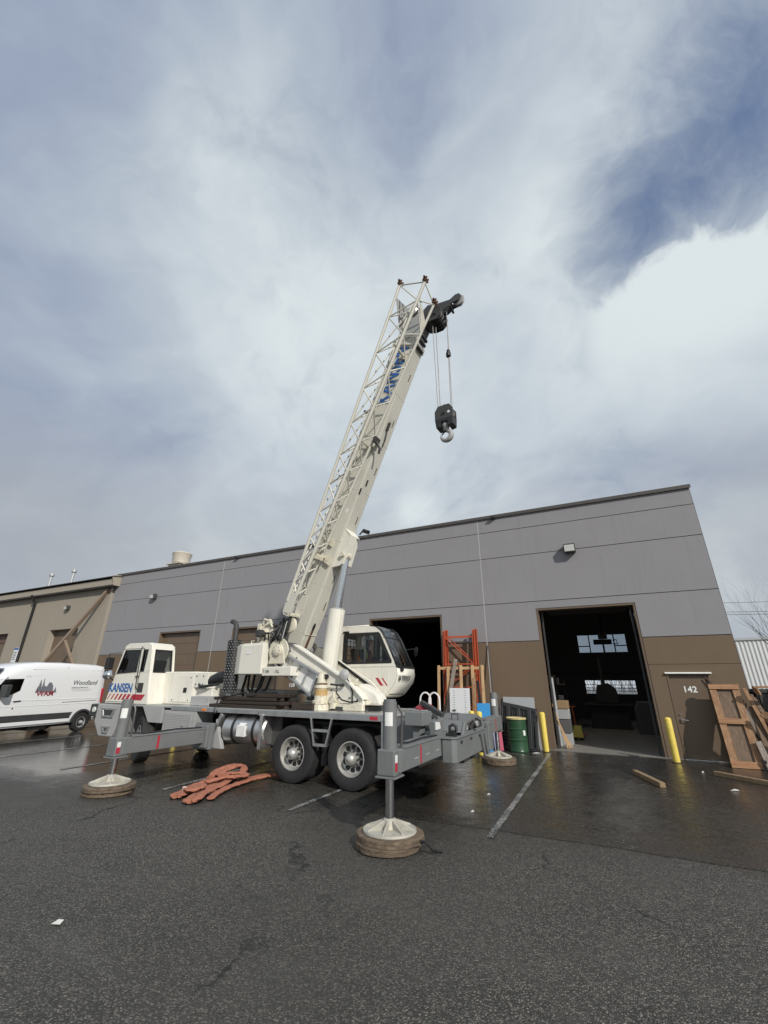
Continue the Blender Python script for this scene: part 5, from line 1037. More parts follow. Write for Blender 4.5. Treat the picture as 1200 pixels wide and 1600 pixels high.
sp_('roof_hatch', MB().box(-.3, .05, .6, 1.1, 3.26, 3.29), 'black', .01, parent=oc)
sp_('seat', MB().box(-.45, .10, .50, .95, 2.0, 2.12).prism([(-.46, 2.1), (-.38, 2.1), (-.44, 2.72), (-.54, 2.72)], 'y', .50, .95), 'black', .04, parent=oc)
sp_('console', MB().box(.05, .35, .5, .6, 1.65, 2.3).cyl((.2, .55, 2.3), (.22, .55, 2.5), .02).box(.45, .65, .45, 1.2, 1.65, 2.2), 'black', .02, parent=oc)
sp_('hand_rail', MB().tube([(-.06, y0+.08, 2.42), (.05, y0+.06, 2.46), (.05, y0+.06, 2.74), (-.06, y0+.08, 2.78)], .012), 'black', smooth=50, parent=oc)

for (t, n, w, a, b, m) in ((.58, hw+.001, .33, .10, .07, 'white_tape'), (3.4, hw+.001, .12, .12, .10, 'white_tape')):
    bp('decal', MB().box(t, t+a, n, n+.002, w, w+b), m, parent=bm_)
for t in (.05, 1.35, 2.6, 4.1, 5.6, 7.1): bp('weld_seam', MB().box(t, t+.012, -hw-.004, hw+.004, -.004, .784), 'boom_paint', .003, parent=bm_)
for t in (.75, 1.5, 3.2, 4.7, 6.2, 7.7): bp('grease_mark', MB().box(t, t+.22, -.10+.03*math.sin(t*5), -.07+.03*math.sin(t*5), -.006, -.002), 'dark_steel', parent=bm_)
for x, z, a, b, m in ((-1.2, 1.85, .10, .07, 'yellow_tape'), (.05, 1.72, .08, .10, 'white_tape')): sp_('decal', MB().box(x, x+a, -.645, -.642, z, z+b), m, parent=pn)
for x, z in ((-1.52, 2.62), (-1.3, 2.45), (-.2, 1.75), (.3, 1.6), (.5, 1.56), (.0, 1.6)): sp_('bolt', MB().cyl((x, -.64, z), (x, -.665, z), .018, n=6), 'dark_steel', parent=pn)
sp_('decal', MB().box(-2.75, -2.55, -.956, -.953, 2.55, 2.64), 'white_tape', parent=cw)
for x in (-2.85, -2.3): sp_('lift_lug', MB().tube([(x, -.7, 2.81), (x, -.7, 2.9), (x+.09, -.7, 2.9), (x+.09, -.7, 2.81)], .018), 'cream_worn', smooth=50, parent=cw)
for x, y, z in ((-5.525, -9.2, .9), (-5.525, -8.6, .9)): cp('bolt', MB().cyl((x, y, z), (x-.02, y, z), .02, n=6), 'dark_steel')
for y in (-9.35, -8.9, -8.45): cp('scrape_mark', MB().box(-5.229, -5.2275, y, y+.16, .90, .915), 'steel_grey_light')
for y in (-7.9, -7.3, -6.7): cp('pin', MB().cyl((-4.98, y, .99), (-4.95, y, .99), .022, n=8), 'dark_steel', parent=rh)
cp('air_line', MB().tube([(-5.3, -8.2, 1.10), (-5.32, -8.8, 1.12), (-5.34, -9.3, 1.10), (-5.34, -9.7, 1.14)], .014, 6), 'black', smooth=60)
cp('air_line', MB().tube([(-11.1, -7.9, .93), (-11.12, -8.6, .95), (-11.1, -9.3, .93), (-11.08, -9.7, .97)], .014, 6), 'black', smooth=60)
# ------------------------------------------------------------------ hook block
hx, hy = 2.62, -.05
hk = thing('hook_block', 'black crane hook block with large hook hanging below the boom head', 'hook block', tuple(S((hx, hy, 7.65))))
def hp_(name, mb, mat, bevel=0.0, smooth=None, parent=None): return part(name, mb.xf(lambda p: S((p.x*.82+hx, p.y*.85+hy, 8.70+(p.z-8.8)*.85))), mat, parent or hk, bevel, smooth)
for y in (-.14, .14):
    hp_('cheek_plate', MB().prism([(-.30, 8.62), (-.18, 8.80), (.20, 8.80), (.32, 8.62), (.32, 8.30), (-.30, 8.30)], 'y', y-.02, y+.02), 'dark_steel', .012)
for y in (-.07, .07): hp_('sheave', MB().lathe([(.04, -.04), (.26, -.04), (.28, -.03), (.24, 0), (.28, .03), (.26, .04), (.04, .04)], (0, y, 8.55), (0, 1, 0), 28), 'dark_steel', smooth=35)
hp_('lower_housing', MB().prism([(-.30, 8.32), (-.26, 8.02), (-.12, 8.02), (-.10, 8.20), (.12, 8.20), (.14, 8.02), (.30, 8.05), (.32, 8.32)], 'y', -.17, .17), 'black', .015)
hp_('sheave_pin', MB().cyl((0, -.20, 8.50), (0, .20, 8.50), .045), 'black', smooth=40)
hp_('badge', MB().lathe([(0, 0), (.045, 0), (.045, .005), (0, .006)], (.18, -.162, 8.50), (0, -1, 0), 16), 'white_tape')
hp_('top_eye', MB().cyl((-.02, 0, 8.78), (-.02, 0, 8.93), .02), 'dark_steel')
hp_('swivel', MB().lathe([(.12, 8.20), (.13, 8.12), (.10, 8.05), (.07, 8.0), (.07, 7.94)], (0, 0, 0), (0, 0, 1), 20), 'steel_grey_light', smooth=40)
pts = [(0.05, 0, 8.02), (.06, 0, 7.94)]; rs = [.055, .06]
for i in range(15):
    a = R(75-i*19); pts.append((.0+.165*math.cos(a), 0, 7.78+.165*math.sin(a))); rs.append(.062+.022*math.sin(math.pi*min(1, i/11))-.035*max(0, (i-11)/4))
hp_('hook', MB().tube(pts, rs, 12), 'steel_grey_light', smooth=60)
hp_('safety_latch', MB().beam((.03, 0, 7.98), (-.16, 0, 7.84), .05, .015), 'dark_steel')

# ------------------------------------------------------------------ operator in the cab
pe = thing('person', 'seated person in orange safety vest and white hard hat in the crane cab', 'person', tuple(S((-.18, .72, 2.14))))
def skin(name, verts, edges, radii, mat, parent, root=0, sub=2):
    me = bpy.data.meshes.new(name); off = OFF[parent.name]
    me.from_pydata([tuple(S((v[0]+PX, v[1], v[2]))-off) for v in verts], edges, []); o = link(name, me, mat, parent)
    md = o.modifiers.new('skin', 'SKIN'); md.use_smooth_shade = True
    for i, r in enumerate(radii): me.skin_vertices[0].data[i].radius = (r, r) if not isinstance(r, tuple) else r
    for i in range(len(verts)): me.skin_vertices[0].data[i].use_root = (i == root)
    o.modifiers.new('sub', 'SUBSURF').levels = sub; o.modifiers['sub'].render_levels = sub
    return o
yv = .72; PX = .14
V = [(-.36, yv, 2.22), (-.38, yv, 2.40), (-.36, yv, 2.60), (-.33, yv, 2.70), (-.30, yv, 2.78), (-.27, yv, 2.87), (-.25, yv, 2.94),
     (-.36, yv-.19, 2.63), (-.26, yv-.24, 2.40), (-.02, yv-.18, 2.36), (.06, yv-.16, 2.37),
     (-.36, yv+.19, 2.63), (-.26, yv+.24, 2.40), (-.02, yv+.18, 2.36), (.06, yv+.16, 2.37),
     (-.32, yv-.10, 2.20), (.06, yv-.14, 2.22), (.14, yv-.14, 1.80), (.26, yv-.14, 1.75),
     (-.32, yv+.10, 2.20), (.06, yv+.14, 2.22), (.14, yv+.14, 1.80), (.26, yv+.14, 1.75)]
Ed = [(0, 1), (1, 2), (2, 3), (3, 4), (4, 5), (5, 6), (2, 7), (7, 8), (8, 9), (9, 10), (2, 11), (11, 12), (12, 13), (13, 14), (0, 15), (15, 16), (16, 17), (17, 18), (0, 19), (19, 20), (20, 21), (21, 22)]
Rr = [.15, .15, .15, .06, .055, .095, .085, .075, .05, .04, .04, .075, .05, .04, .04, .09, .075, .05, .045, .09, .075, .05, .045]
skin('body', V, Ed, Rr, 'navy_cloth', pe)
skin('head', [(-.30, yv, 2.74), (-.28, yv, 2.80), (-.255, yv, 2.87), (-.25, yv, 2.95), (-.16, yv, 2.86)], [(0, 1), (1, 2), (2, 3), (2, 4)], [.055, .06, .098, .085, .02], 'skin', pe, sub=2)
skin('vest', [(-.37, yv, 2.25), (-.38, yv, 2.40), (-.36, yv, 2.60), (-.35, yv-.16, 2.62), (-.35, yv+.16, 2.62)], [(0, 1), (1, 2), (2, 3), (2, 4)], [.17, .17, .17, .09, .09], 'vest_orange', pe)
part('vest_stripe', MB().lathe([(.185, -.02), (.19, 0), (.185, .02)], (0, 0, 0), (0, 0, 1), 20).xf(lambda p: S((p.x-.375+PX, yv+p.y, p.z+2.40))), 'vest_lime', pe)
part('vest_stripe', MB().tube([(-.22, yv-.16, 2.30), (-.20, yv-.14, 2.50), (-.26, yv-.12, 2.68), (-.38, yv-.12, 2.74)], .022, 6).xf(lambda p: S((p.x+PX, p.y, p.z))), 'vest_lime', pe)
part('hard_hat', MB().lathe([(.15, 0), (.13, .012), (.122, .04), (.10, .10), (.06, .135), (0, .145)], (0, 0, 0), (0, 0, 1), 22).xf(lambda p: S((p.x*1.08-.25+PX, yv+p.y, p.z+2.93))), 'white_tape', pe, smooth=50)

# ------------------------------------------------------------------ timber pads under the floats and mats on the deck
random.seed(17)
def pad(x, y, z0, h, r, label, seed):
    rnd = random.Random(seed); ph = [rnd.uniform(0, 6.28) for _ in range(5)]; rj = [rnd.uniform(-.014, .006) for _ in range(60)]
    def wob(i, k):
        a = i*2*math.pi/60; return 1+.02*math.sin(2*a+ph[0])+.012*math.sin(5*a+ph[1])+.006*math.sin(11*a+ph[2]+k)+rj[i % 60]
    o = solo('timber_pad', MB().lathe([(0, z0), (r*.985, z0), (r, z0+h*.08), (r, z0+h*.45), (r*.992, z0+h*.5), (r, z0+h*.55), (r*.998, z0+h*.93), (r*.985, z0+h), (0, z0+h)], (x, y, 0), (0, 0, 1), 60, wob), 'wood_pad', label, 'outrigger pad', (x, y, z0), smooth=35, group='round timber outrigger pads')
    o.rotation_euler.z = seed*.7
    return o
pad(-5.40, -9.86, .009, .070, .43, 'lower round timber pad under the nearest outrigger float', 1); pad(-5.37, -9.85, .079, .072, .425, 'upper round timber pad directly under the nearest outrigger float', 2)
pad(-11.12, -9.83, .006, .070, .43, 'lower round timber pad under the outrigger float in front of the crane cab', 3); pad(-11.08, -9.85, .076, .074, .43, 'upper round timber pad under the outrigger float in front of the crane cab', 4)
pad(-5.44, -3.2, .009, .142, .43, 'thick round timber pad under the far rear outrigger float by the green drum', 5); pad(-11.12, -3.2, .009, .142, .43, 'round timber pad hidden beyond the crane under its far front float', 6)
t = thing('pad_rope', 'black rope handle on the timber pad of the nearest outrigger', 'rope', (-4.85, -9.8, .05)); part('strand', MB().tube([(-4.93, -9.9, .12), (-4.86, -9.92, .13), (-4.80, -9.88, .05), (-4.78, -9.80, .02), (-4.70, -9.78, .02)], .014), 'black', t, smooth=50)
part('knot', MB().sph((-4.92, -9.9, .12), .022), 'black', t)
lab = ['lowest dark timber mat on the crane deck behind the exhaust', 'second dark timber mat on the crane deck', 'third dark timber mat on the crane deck', 'short brown timber mat on top of the deck pile', 'black timber mat lying right of the pile on the crane deck']
for k, (x0, x1, y0_, y1_, z, h) in enumerate(((-11.35, -9.2, -7.62, -6.9, 1.345, .075), (-11.1, -9.1, -7.58, -6.9, 1.422, .075), (-11.25, -9.25, -7.55, -6.95, 1.50, .07), (-10.35, -9.15, -7.5, -7.0, 1.573, .085), (-9.05, -8.35, -7.45, -6.95, 1.345, .14))):
    m = MB(); nb = 5; w = (y1_-y0_)/nb; t = thing('timber_mat', lab[k], 'timber mat', ((x0+x1)/2, (y0_+y1_)/2, z), group='timber mats stacked on the crane deck')
    for j in range(nb): part('plank', MB().box(x0+random.uniform(0, .10), x1-random.uniform(0, .12), y0_+j*w+.004, y0_+(j+1)*w-.004, z, z+h-random.uniform(0, .008)), 'wood_mat', t, .012)
t = thing('tie_down_rope', 'dark rope lying over the timber mats on the crane deck', 'rope', (-10.3, -7.6, 1.66))
part('strand', MB().tube([(-11.0, -7.66, 1.35), (-11.0, -7.64, 1.56), (-10.7, -7.5, 1.60), (-10.35, -7.45, 1.67), (-10.2, -7.52, 1.60), (-10.05, -7.56, 1.60), (-9.9, -7.4, 1.68), (-9.5, -7.3, 1.68)], .020, 6), 'black', t, smooth=50)
part('hook', MB().tube([(-11.0, -7.68, 1.36), (-11.02, -7.70, 1.26), (-10.95, -7.70, 1.22), (-10.92, -7.70, 1.28)], .016, 6), 'dark_steel', t, smooth=50)

# ------------------------------------------------------------------ heap of orange slings
random.seed(29)
def catmull(P, n=6):
    P = [Vector(p) for p in P]; out = []
    for i in range(len(P)-1):
        p0, p1, p2, p3 = P[max(i-1, 0)], P[i], P[i+1], P[min(i+2, len(P)-1)]
        for k in range(n):
            t = k/n; out.append(.5*((2*p1)+(p2-p0)*t+(2*p0-5*p1+4*p2-p3)*t*t+(3*p1-p0-3*p2+p3)*t**3))
    return out+[P[-1]]
def sling(pts, r, label, seed):
    rnd = random.Random(seed); c = catmull(pts, 12); vs = []; fs = []; n = 20; a = None
    for i, p in enumerate(c):
        d = (c[min(i+1, len(c)-1)]-c[max(i-1, 0)]).normalized(); a = Vector((0, 0, 1)); s_ = d.cross(a).normalized(); u = s_.cross(d)
        puff = 1+.07*math.sin(i*.55+seed)+.05*math.sin(i*1.3+seed*2)+.03*math.sin(i*3.1)
        for k in range(n):
            th = 2*math.pi*k/n; wr = 1+.07*math.sin(3*th+i*.5+seed)+.06*math.sin(5*th-i*.9)-.16*abs(math.sin(1.5*th+i*.22+seed))**6-.10*abs(math.sin(i*.37+2*th+seed))**8
            vs.append(p+s_*math.cos(th)*r*1.25*puff*wr+u*math.sin(th)*r*.50*puff*wr)
    for i in range(len(c)-1): fs += [(i*n+k, i*n+(k+1) % n, (i+1)*n+(k+1) % n, (i+1)*n+k) for k in range(n)]
    fs += [tuple(range(n))[::-1], tuple(range((len(c)-1)*n, len(c)*n))]
    m = MB().add(vs, fs); z = min(v.z for v in m.v); m.xf(lambda p: p+Vector((0, 0, max(0, .006-z))))
    return solo('round_sling', m, 'sling_cloth', label, 'sling', tuple(pts[0]), smooth=60, group='orange lifting slings on the asphalt')
def hair(P, w, z=0.0):
    """an endless sling pulled long: out along P and back beside it"""
    P = [Vector(p) for p in P]; L = []; Rr_ = []
    for i_, p in enumerate(P):
        d_ = (P[min(i_+1, len(P)-1)]-P[max(i_-1, 0)]).normalized(); a_ = Vector((-d_.y, d_.x, 0))*w*(1+.25*math.sin(i_*1.7+w*40)); L.append(p+a_); Rr_.append(p-a_+Vector((0, 0, z)))
    e0 = P[0]+(P[0]-P[1]).normalized()*w*.9; e1 = P[-1]+(P[-1]-P[-2]).normalized()*w*.9
    return [e0]+L+[e1]+Rr_[::-1]+[e0+Vector((.01, .01, 0))]
sling(hair([(-9.66, -9.50, .05), (-9.78, -9.2, .05), (-9.92, -8.85, .05), (-10.02, -8.45, .06), (-10.12, -8.1, .06)], .085, .02), .062, 'faded orange sling lying at the left of the heap, nearest the front outrigger', 1)
sling(hair([(-9.18, -9.62, .05), (-9.32, -9.35, .06), (-9.48, -9.0, .06), (-9.62, -8.6, .07), (-9.80, -8.2, .08), (-9.95, -7.85, .06)], .085, .03), .066, 'thick orange sling stretched through the middle of the heap', 2)
sling([(-9.02, -9.38, .05), (-9.22, -9.0, .05), (-9.36, -8.6, .05), (-9.42, -8.2, .05), (-9.44, -7.8, .05), (-9.36, -7.45, .05), (-9.2, -7.2, .04), (-9.1, -7.05, .03), (-9.26, -7.1, .04), (-9.50, -7.5, .05), (-9.56, -8.0, .05)], .06, 'long orange sling along the front edge of the heap trailing under the wheels', 3)
sling([(-10.05, -8.45, .12), (-10.18, -8.1, .20), (-10.08, -7.78, .24), (-9.85, -7.75, .22), (-9.70, -7.98, .17), (-9.78, -8.25, .14), (-9.95, -8.3, .16), (-10.0, -8.0, .22), (-9.88, -7.82, .26)], .064, 'orange sling looped high at the back of the heap', 4)
sling([(-9.72, -9.25, .12), (-9.55, -9.42, .13), (-9.42, -9.40, .14), (-9.44, -9.22, .15), (-9.6, -9.05, .14)], .06, 'short folded end of an orange sling at the front of the heap', 5)
sling([(-9.75, -8.85, .13), (-9.62, -8.55, .17), (-9.48, -8.35, .17), (-9.46, -8.1, .15), (-9.6, -8.0, .16), (-9.72, -8.25, .19), (-9.68, -8.55, .20)], .058, 'orange sling crumpled on top of the middle of the heap', 6)
t = thing('sling_label', 'pale tag sewn round an orange sling at the left of the heap', 'label', (-9.7, -9.35, .12)); part('tag', MB().box(-9.75, -9.66, -9.37, -9.33, .06, .15), 'sling_tag', t, .01)

# ------------------------------------------------------------------ white van
van = thing('delivery_van', 'white high roof panel van with a woodland logo parked at left', 'van', (-23.10, -4.38, 0), R(102), local=True)
def vp(name, mb, mat, bevel=0.0, smooth=None, parent=None): return part(name, mb, mat, parent or van, bevel, smooth)
def vsec(x, zb, zt, hwb, hwt, rr):
    pts = []
    for s in (-1, 1):
        side_ = [(hwb*.97, zb), (hwb, zb+.18), (hwb, .95), (hwb*.995, 1.25), (hwt+(hwb-hwt)*.42, 1.95), (hwt+(hwb-hwt)*.12, zt-rr*1.3), (hwt-.03, zt-rr*.6), (hwt-.11, zt-rr*.2), (hwt-.30, zt)]
        if zt < 1.9:
            side_ = [(hwb*.97, zb), (hwb, zb+.15), (hwb, zb+.3), (hwb, zb+.4), (hwb*.99, zb+(zt-zb)*.6), (hwb*.97, zb+(zt-zb)*.75), (hwt, zt-.08), (hwt-.08, zt-.03), (hwt-.25, zt)]
        pts.append([(x, s*h, z) for h, z in side_])
    return pts[0]+pts[1][::-1]
secs = [(-4.75, .40, 1.05, .80, .72, .1), (-4.65, .36, 1.18, .92, .84, .1), (-4.2, .35, 1.34, .99, .88, .1), (-3.75, .35, 1.52, 1.0, .90, .1), (-3.55, .35, 1.95, 1.0, .86, .2), (-3.2, .35, 2.30, 1.0, .86, .22), (-2.75, .35, 2.46, 1.0, .87, .22), (-2.2, .35, 2.54, 1.0, .875, .22), (-1.2, .35, 2.57, 1.0, .88, .22), (0, .36, 2.56, 1.0, .88, .22), (.55, .40, 2.54, 1.0, .875, .22), (.78, .44, 2.51, .99, .865, .22), (.83, .46, 2.46, .96, .83, .2)]
vs = []; fs = []
for s in secs: vs += vsec(*s)
m_ = 18
for i in range(len(secs)-1): fs += [(i*m_+k, i*m_+(k+1) % m_, (i+1)*m_+(k+1) % m_, (i+1)*m_+k) for k in range(m_)]
fs += [tuple(range(m_))[::-1], tuple(range((len(secs)-1)*m_, len(secs)*m_))]
vb = vp('body', MB().add(vs, fs), 'van_white', smooth=38)
def vy(z): # near side surface of the body
    if z < 1.25: return -1.0
    if z < 1.95: return -(.995+(.875+.125*.42-.995)*(z-1.25)/.7)
    return -(.9275-(.0375)*(z-1.95)/.3)
def vpoly(poly, lift=.004, th=.008):
    n = len(poly); a = [(x, vy(z)-lift, z) for x, z in poly]; b = [(x, vy(z)+th, z) for x, z in poly]
    return MB().add(a+b, [tuple(range(n)), tuple(range(n, 2*n))[::-1]]+[(i, (i+1) % n, n+(i+1) % n, n+i) for i in range(n)])
vp('side_cladding', vpoly([(-4.3, .52), (-.52, .52), (-.52, .60), (-.44, .74), (-4.3, .74)], .015), 'van_grey', .006, parent=vb)
for z0, z1 in ((.40, .52), ): vp('rocker', vpoly([(-3.6, z0), (-.5, z0), (-.5, z1), (-3.6, z1)], .02), 'van_white', .01, parent=vb)
arch = [(.02+.47*math.cos(R(a)), .36+.47*math.sin(R(a))) for a in range(0, 181, 15)]
arch_i = [(.02+.40*math.cos(R(a)), .36+.40*math.sin(R(a))) for a in range(0, 181, 15)]
am = MB()
for k in range(len(arch)-1): am.prism([arch[k], arch[k+1], arch_i[k+1], arch_i[k]], 'y', -1.06, -.985)
vp('wheel_arch', am, 'van_grey', parent=vb)
vp('wheel_well', MB().prism(arch_i+[(-.38, .34), (.42, .34)], 'y', -1.006, -.98), 'black', parent=vb)
vp('rear_bumper', MB().box(.50, .92, -.98, .98, .42, .66), 'van_grey', .03, parent=vb)
wins_ = [(-3.58, 1.36), (-2.98, 1.42), (-2.72, 1.55), (-2.66, 1.95), (-3.30, 1.93), (-3.55, 1.6)]
vp('door_window', vpoly(wins_, .006), 'glass_dark', parent=vb); vp('door_window_backing', vpoly(wins_, .003), 'black', parent=vb)
vp('windshield', MB().add([(-3.78, -.80, 1.54), (-3.78, .80, 1.54), (-3.28, .74, 2.26), (-3.28, -.74, 2.26)], [(0, 1, 2, 3)]).xf(lambda p: (p.x-.03, p.y, p.z+.03)), 'glass_dark', parent=vb)
for poly in ([(-2.50, .80), (-2.485, .80), (-2.44, 2.05), (-2.455, 2.05)], [(-1.02, .78), (-1.005, .78), (-1.00, 2.40), (-1.015, 2.40)], [(-2.62, 2.02), (-2.48, 2.05), (-2.48, 2.06), (-2.62, 2.03)]):
    vp('door_seam', vpoly(poly, .002), 'seam_grey', parent=vb)
for z, w in ((1.20, .03), (1.02, .022), (2.05, .012), (2.28, .018)):
    vp('body_crease', vpoly([(-2.42 if z > 1.3 else -3.5, z), (.62, z+.02), (.62, z+.02+w), (-2.42 if z > 1.3 else -3.5, z+w)], .006), 'van_white', .006, parent=vb)
vp('rail_cover', vpoly([(-1.0, 1.10), (.55, 1.13), (.55, 1.15), (-1.0, 1.12)], .004), 'seam_grey', parent=vb)
vp('door_handle', vpoly([(-2.86, 1.18), (-2.62, 1.20), (-2.62, 1.235), (-2.86, 1.215)], .03), 'van_grey', .008, parent=vb)
vp('door_lock', vpoly([(-2.82+.03*math.cos(a*.785), .97+.03*math.sin(a*.785)) for a in range(8)], .004), 'black', parent=vb)
vp('tail_light', MB().box(.72, .845, -.99, -.93, 1.05, 1.6), 'red', .01, parent=vb)
vp('mirror', MB().box(-3.45, -3.25, -1.30, -1.02, 1.35, 1.75), 'van_grey', .04, parent=vb)
for x in (.02, -3.75):
    wheel('wheel', x, -.935, .345, .23, -1, van, ('rubber', 'galvanised'), n=48); wheel('wheel', x, .87, .345, .23, 1, van, ('rubber', 'galvanised'), n=36)
vp('underbody', MB().box(-4.4, .6, -.8, .8, .25, .40).cyl((.02, -.8, .345), (.02, .8, .345), .07).box(-2.0, -1.3, -.9, -.3, .2, .4), 'black', parent=vb)
def vtext(body, size, x, z, mat, **k):
    y0v, y1v = vy(z), vy(z+size*.7); up = Vector((0, y1v-y0v, size*.7)).normalized()
    return text('lettering', body, size, FR((x, y0v-.008, z), (1, 0, 0.012), up), mat, vb, .001, **k)
vtext('Woodland', .25, -.70, 1.74, 'grey_letter', shear=.25, bold=.002, sx=1.0, space=1.05)
vtext('Architectural Millwork Ltd.', .085, -.72, 1.61, 'grey_letter', sx=.82)
vp('rule', vpoly([(-.72, 1.555), (.20, 1.575), (.20, 1.582), (-.72, 1.562)], .003), 'grey_letter', parent=vb)
vp('rule', vpoly([(-.66, 1.505), (.12, 1.522), (.12, 1.530), (-.66, 1.513)], .003), 'grey_letter', parent=vb)
def pine(x, z, h, w):
    out = []
    for i in range(6): out += [(x-w*(1-i/6)*.5, z+h*i/6), (x-w*(1-i/6)*.22, z+h*(i+.9)/6)]
    out.append((x, z+h)); r_ = [(2*x-a, b) for a, b in out[:-1]][::-1]
    return out+r_
for x, z, h, w in ((-2.02, 1.50, .42, .26), (-1.90, 1.48, .50, .18), (-2.10, 1.47, .22, .16), (-1.40, 1.47, .20, .16)): vp('logo_tree', vpoly(pine(x, z, h, w), .006), 'logo_grey', parent=vb)
vp('logo_rock', vpoly([(-1.95, 1.47), (-1.48, 1.47), (-1.50, 1.70), (-1.58, 1.82), (-1.68, 1.84), (-1.76, 1.68), (-1.85, 1.72), (-1.95, 1.60)], .003), 'logo_grey', parent=vb)
vtext('WAM', .235, -2.10, 1.36, 'logo_red', bold=.008, sx=1.12, space=1.02, shear=.05)

# ------------------------------------------------------------------ things along the wall
def bollard(x, y, h, label):
    t = thing('bollard', label, 'bollard', (x, y, 0), group='yellow steel bollards')
    part('post', MB().lathe([(.085, 0), (.085, h-.05), (.075, h-.02), (.045, h), (0, h+.005)], (x, y, 0), (0, 0, 1), 24), 'yellow_post', t, smooth=40)
    part('collar', MB().lathe([(.12, .0), (.12, .012), (.086, .018)], (x, y, .004), (0, 0, 1), 24), 'puddle_grime', t, smooth=40)
bollard(-4.60, -.46, 1.10, 'yellow bollard at the left jamb of the open door next to the green drum')
bollard(-1.28, -.72, 1.09, 'yellow bollard between the open loading door and door 142')
bollard(-6.16, -2.12, 1.15, 'right one of two yellow bollards before the blue board')
bollard(-6.42, -2.00, 1.15, 'left one of two yellow bollards before the blue board')
for x, lb in ((-11.3, 'yellow bollard beyond the crane left of the open door behind it'), (-15.4, 'yellow bollard beyond the crane right of the shut brown door'), (-18.95, 'yellow bollard beyond the crane left of the shut brown door'), (-20.6, 'yellow bollard beyond the crane cab right of the far brown door'), (-24.3, 'yellow bollard beyond the van left of the far brown door')): bollard(x, -.7, 1.1, lb)
# green drum
d = thing('oil_drum', 'dark green steel drum with a pale lid beside the yellow bollard', 'drum', (-5.36, -.75, .004))
part('shell', MB().lathe([(0, .02), (.275, .02), (.29, .0), (.295, .03), (.285, .05), (.285, .30), (.30, .315), (.30, .335), (.285, .35), (.285, .60), (.30, .615), (.30, .635), (.285, .65), (.285, .86), (.297, .875), (.297, .90), (.28, .905)], (-5.36, -.75, .006), (0, 0, 1), 48), 'drum_green', d, smooth=35)
part('lid', MB().lathe([(.30, .885), (.305, .90), (.305, .93), (.285, .935), (.27, .915), (0, .915)], (-5.36, -.75, .006), (0, 0, 1), 40), 'drum_lid', d, smooth=35)
part('label', MB().lathe([(.288, .42), (.288, .56)], (0, 0, 0), (0, 0, 1), 48).xf(lambda p: (p.x-5.36, p.y-.75, p.z+.006)), 'drum_green', d)
part('sticker', MB().prism([(-5.16, .46), (-5.09, .46), (-5.09, .60), (-5.16, .60)], 'y', -.968, -.964).xf(lambda p: (p.x, p.y+(.02 if p.x < -5.12 else .06), p.z)), 'white_tape', d)
part('lettering_smudge', MB().lathe([(.2885, 0), (.2885, .02)], (0, 0, 0), (0, 0, 1), 48).xf(lambda p: (p.x-5.36, p.y-.75, p.z+.76)), 'drum_green', d)
# grey board and black plastic pallet leaning on the wall
def lean(x0, x1, yb, yt, h, th, fn):
    """sheet leaning on the wall: bottom edge at yb, top at yt"""
    return MB().box(x0, x1, 0, th, 0, 1).xf(lambda p: (p.x, yb+(yt-yb)*p.z+p.y, .008+h*p.z))
t = solo('grey_board', lean(-5.85, -4.84, -.26, -.06, 1.50, .02, None), 'grey_board', 'pale grey board leaning on the wall behind the black plastic pallet', 'board', (-5.3, -.2, .008), .004)
bpz = thing('plastic_pallet', 'black plastic mesh pallet tilted against the wall behind the green drum', 'pallet', (-5.35, -.4, .008))
def PT(a, b, c): # a across 0..1, b up 0..1, c depth ; the top edge slopes down to the right
    x = -5.93+1.13*a; top = 1.36-.20*a; return Vector((x+.03*b, -.55+.32*b-c, .012+top*b))
def pbar(a0, b0, a1, b1, c0, c1):
    q = [PT(a0, b0, c0), PT(a1, b0, c0), PT(a1, b1, c0), PT(a0, b1, c0), PT(a0, b0, c1), PT(a1, b0, c1), PT(a1, b1, c1), PT(a0, b1, c1)]
    return MB().add(q, [(0, 3, 2, 1), (4, 5, 6, 7), (0, 1, 5, 4), (1, 2, 6, 5), (2, 3, 7, 6), (3, 0, 4, 7)])
for k in range(13): part('slat', pbar(k/13+.008, 0, k/13+.042, 1, 0, .05), 'black_plastic', bpz, .004)
for k in range(15): part('cross_slat', pbar(0, k/15+.008, 1, k/15+.030, 0.0, .053), 'black_plastic', bpz, .004)
for a0, b0, a1, b1 in ((0, 0, .07, 1), (.93, 0, 1, 1), (.46, 0, .55, 1), (0, .92, 1, 1), (0, 0, 1, .07)): part('frame', pbar(a0, b0, a1, b1, -.06, .10), 'black_plastic', bpz, .01)
part('deck_sheet', pbar(.05, .05, .95, .55, -.07, -.055), 'black_plastic', bpz)
for a in (.18, .75): part('runner', pbar(a, .05, a+.10, .95, .05, .14), 'black_plastic', bpz, .01)
t = solo('strip_board', MB().beam((-4.80, -.20, .01), (-4.86, -.05, 1.1), .10, .02, (0, 1, 0)), 'grey_board', 'narrow grey strip leaning on the wall right of the black plastic pallet', 'board', (-4.8, -.2, .01))
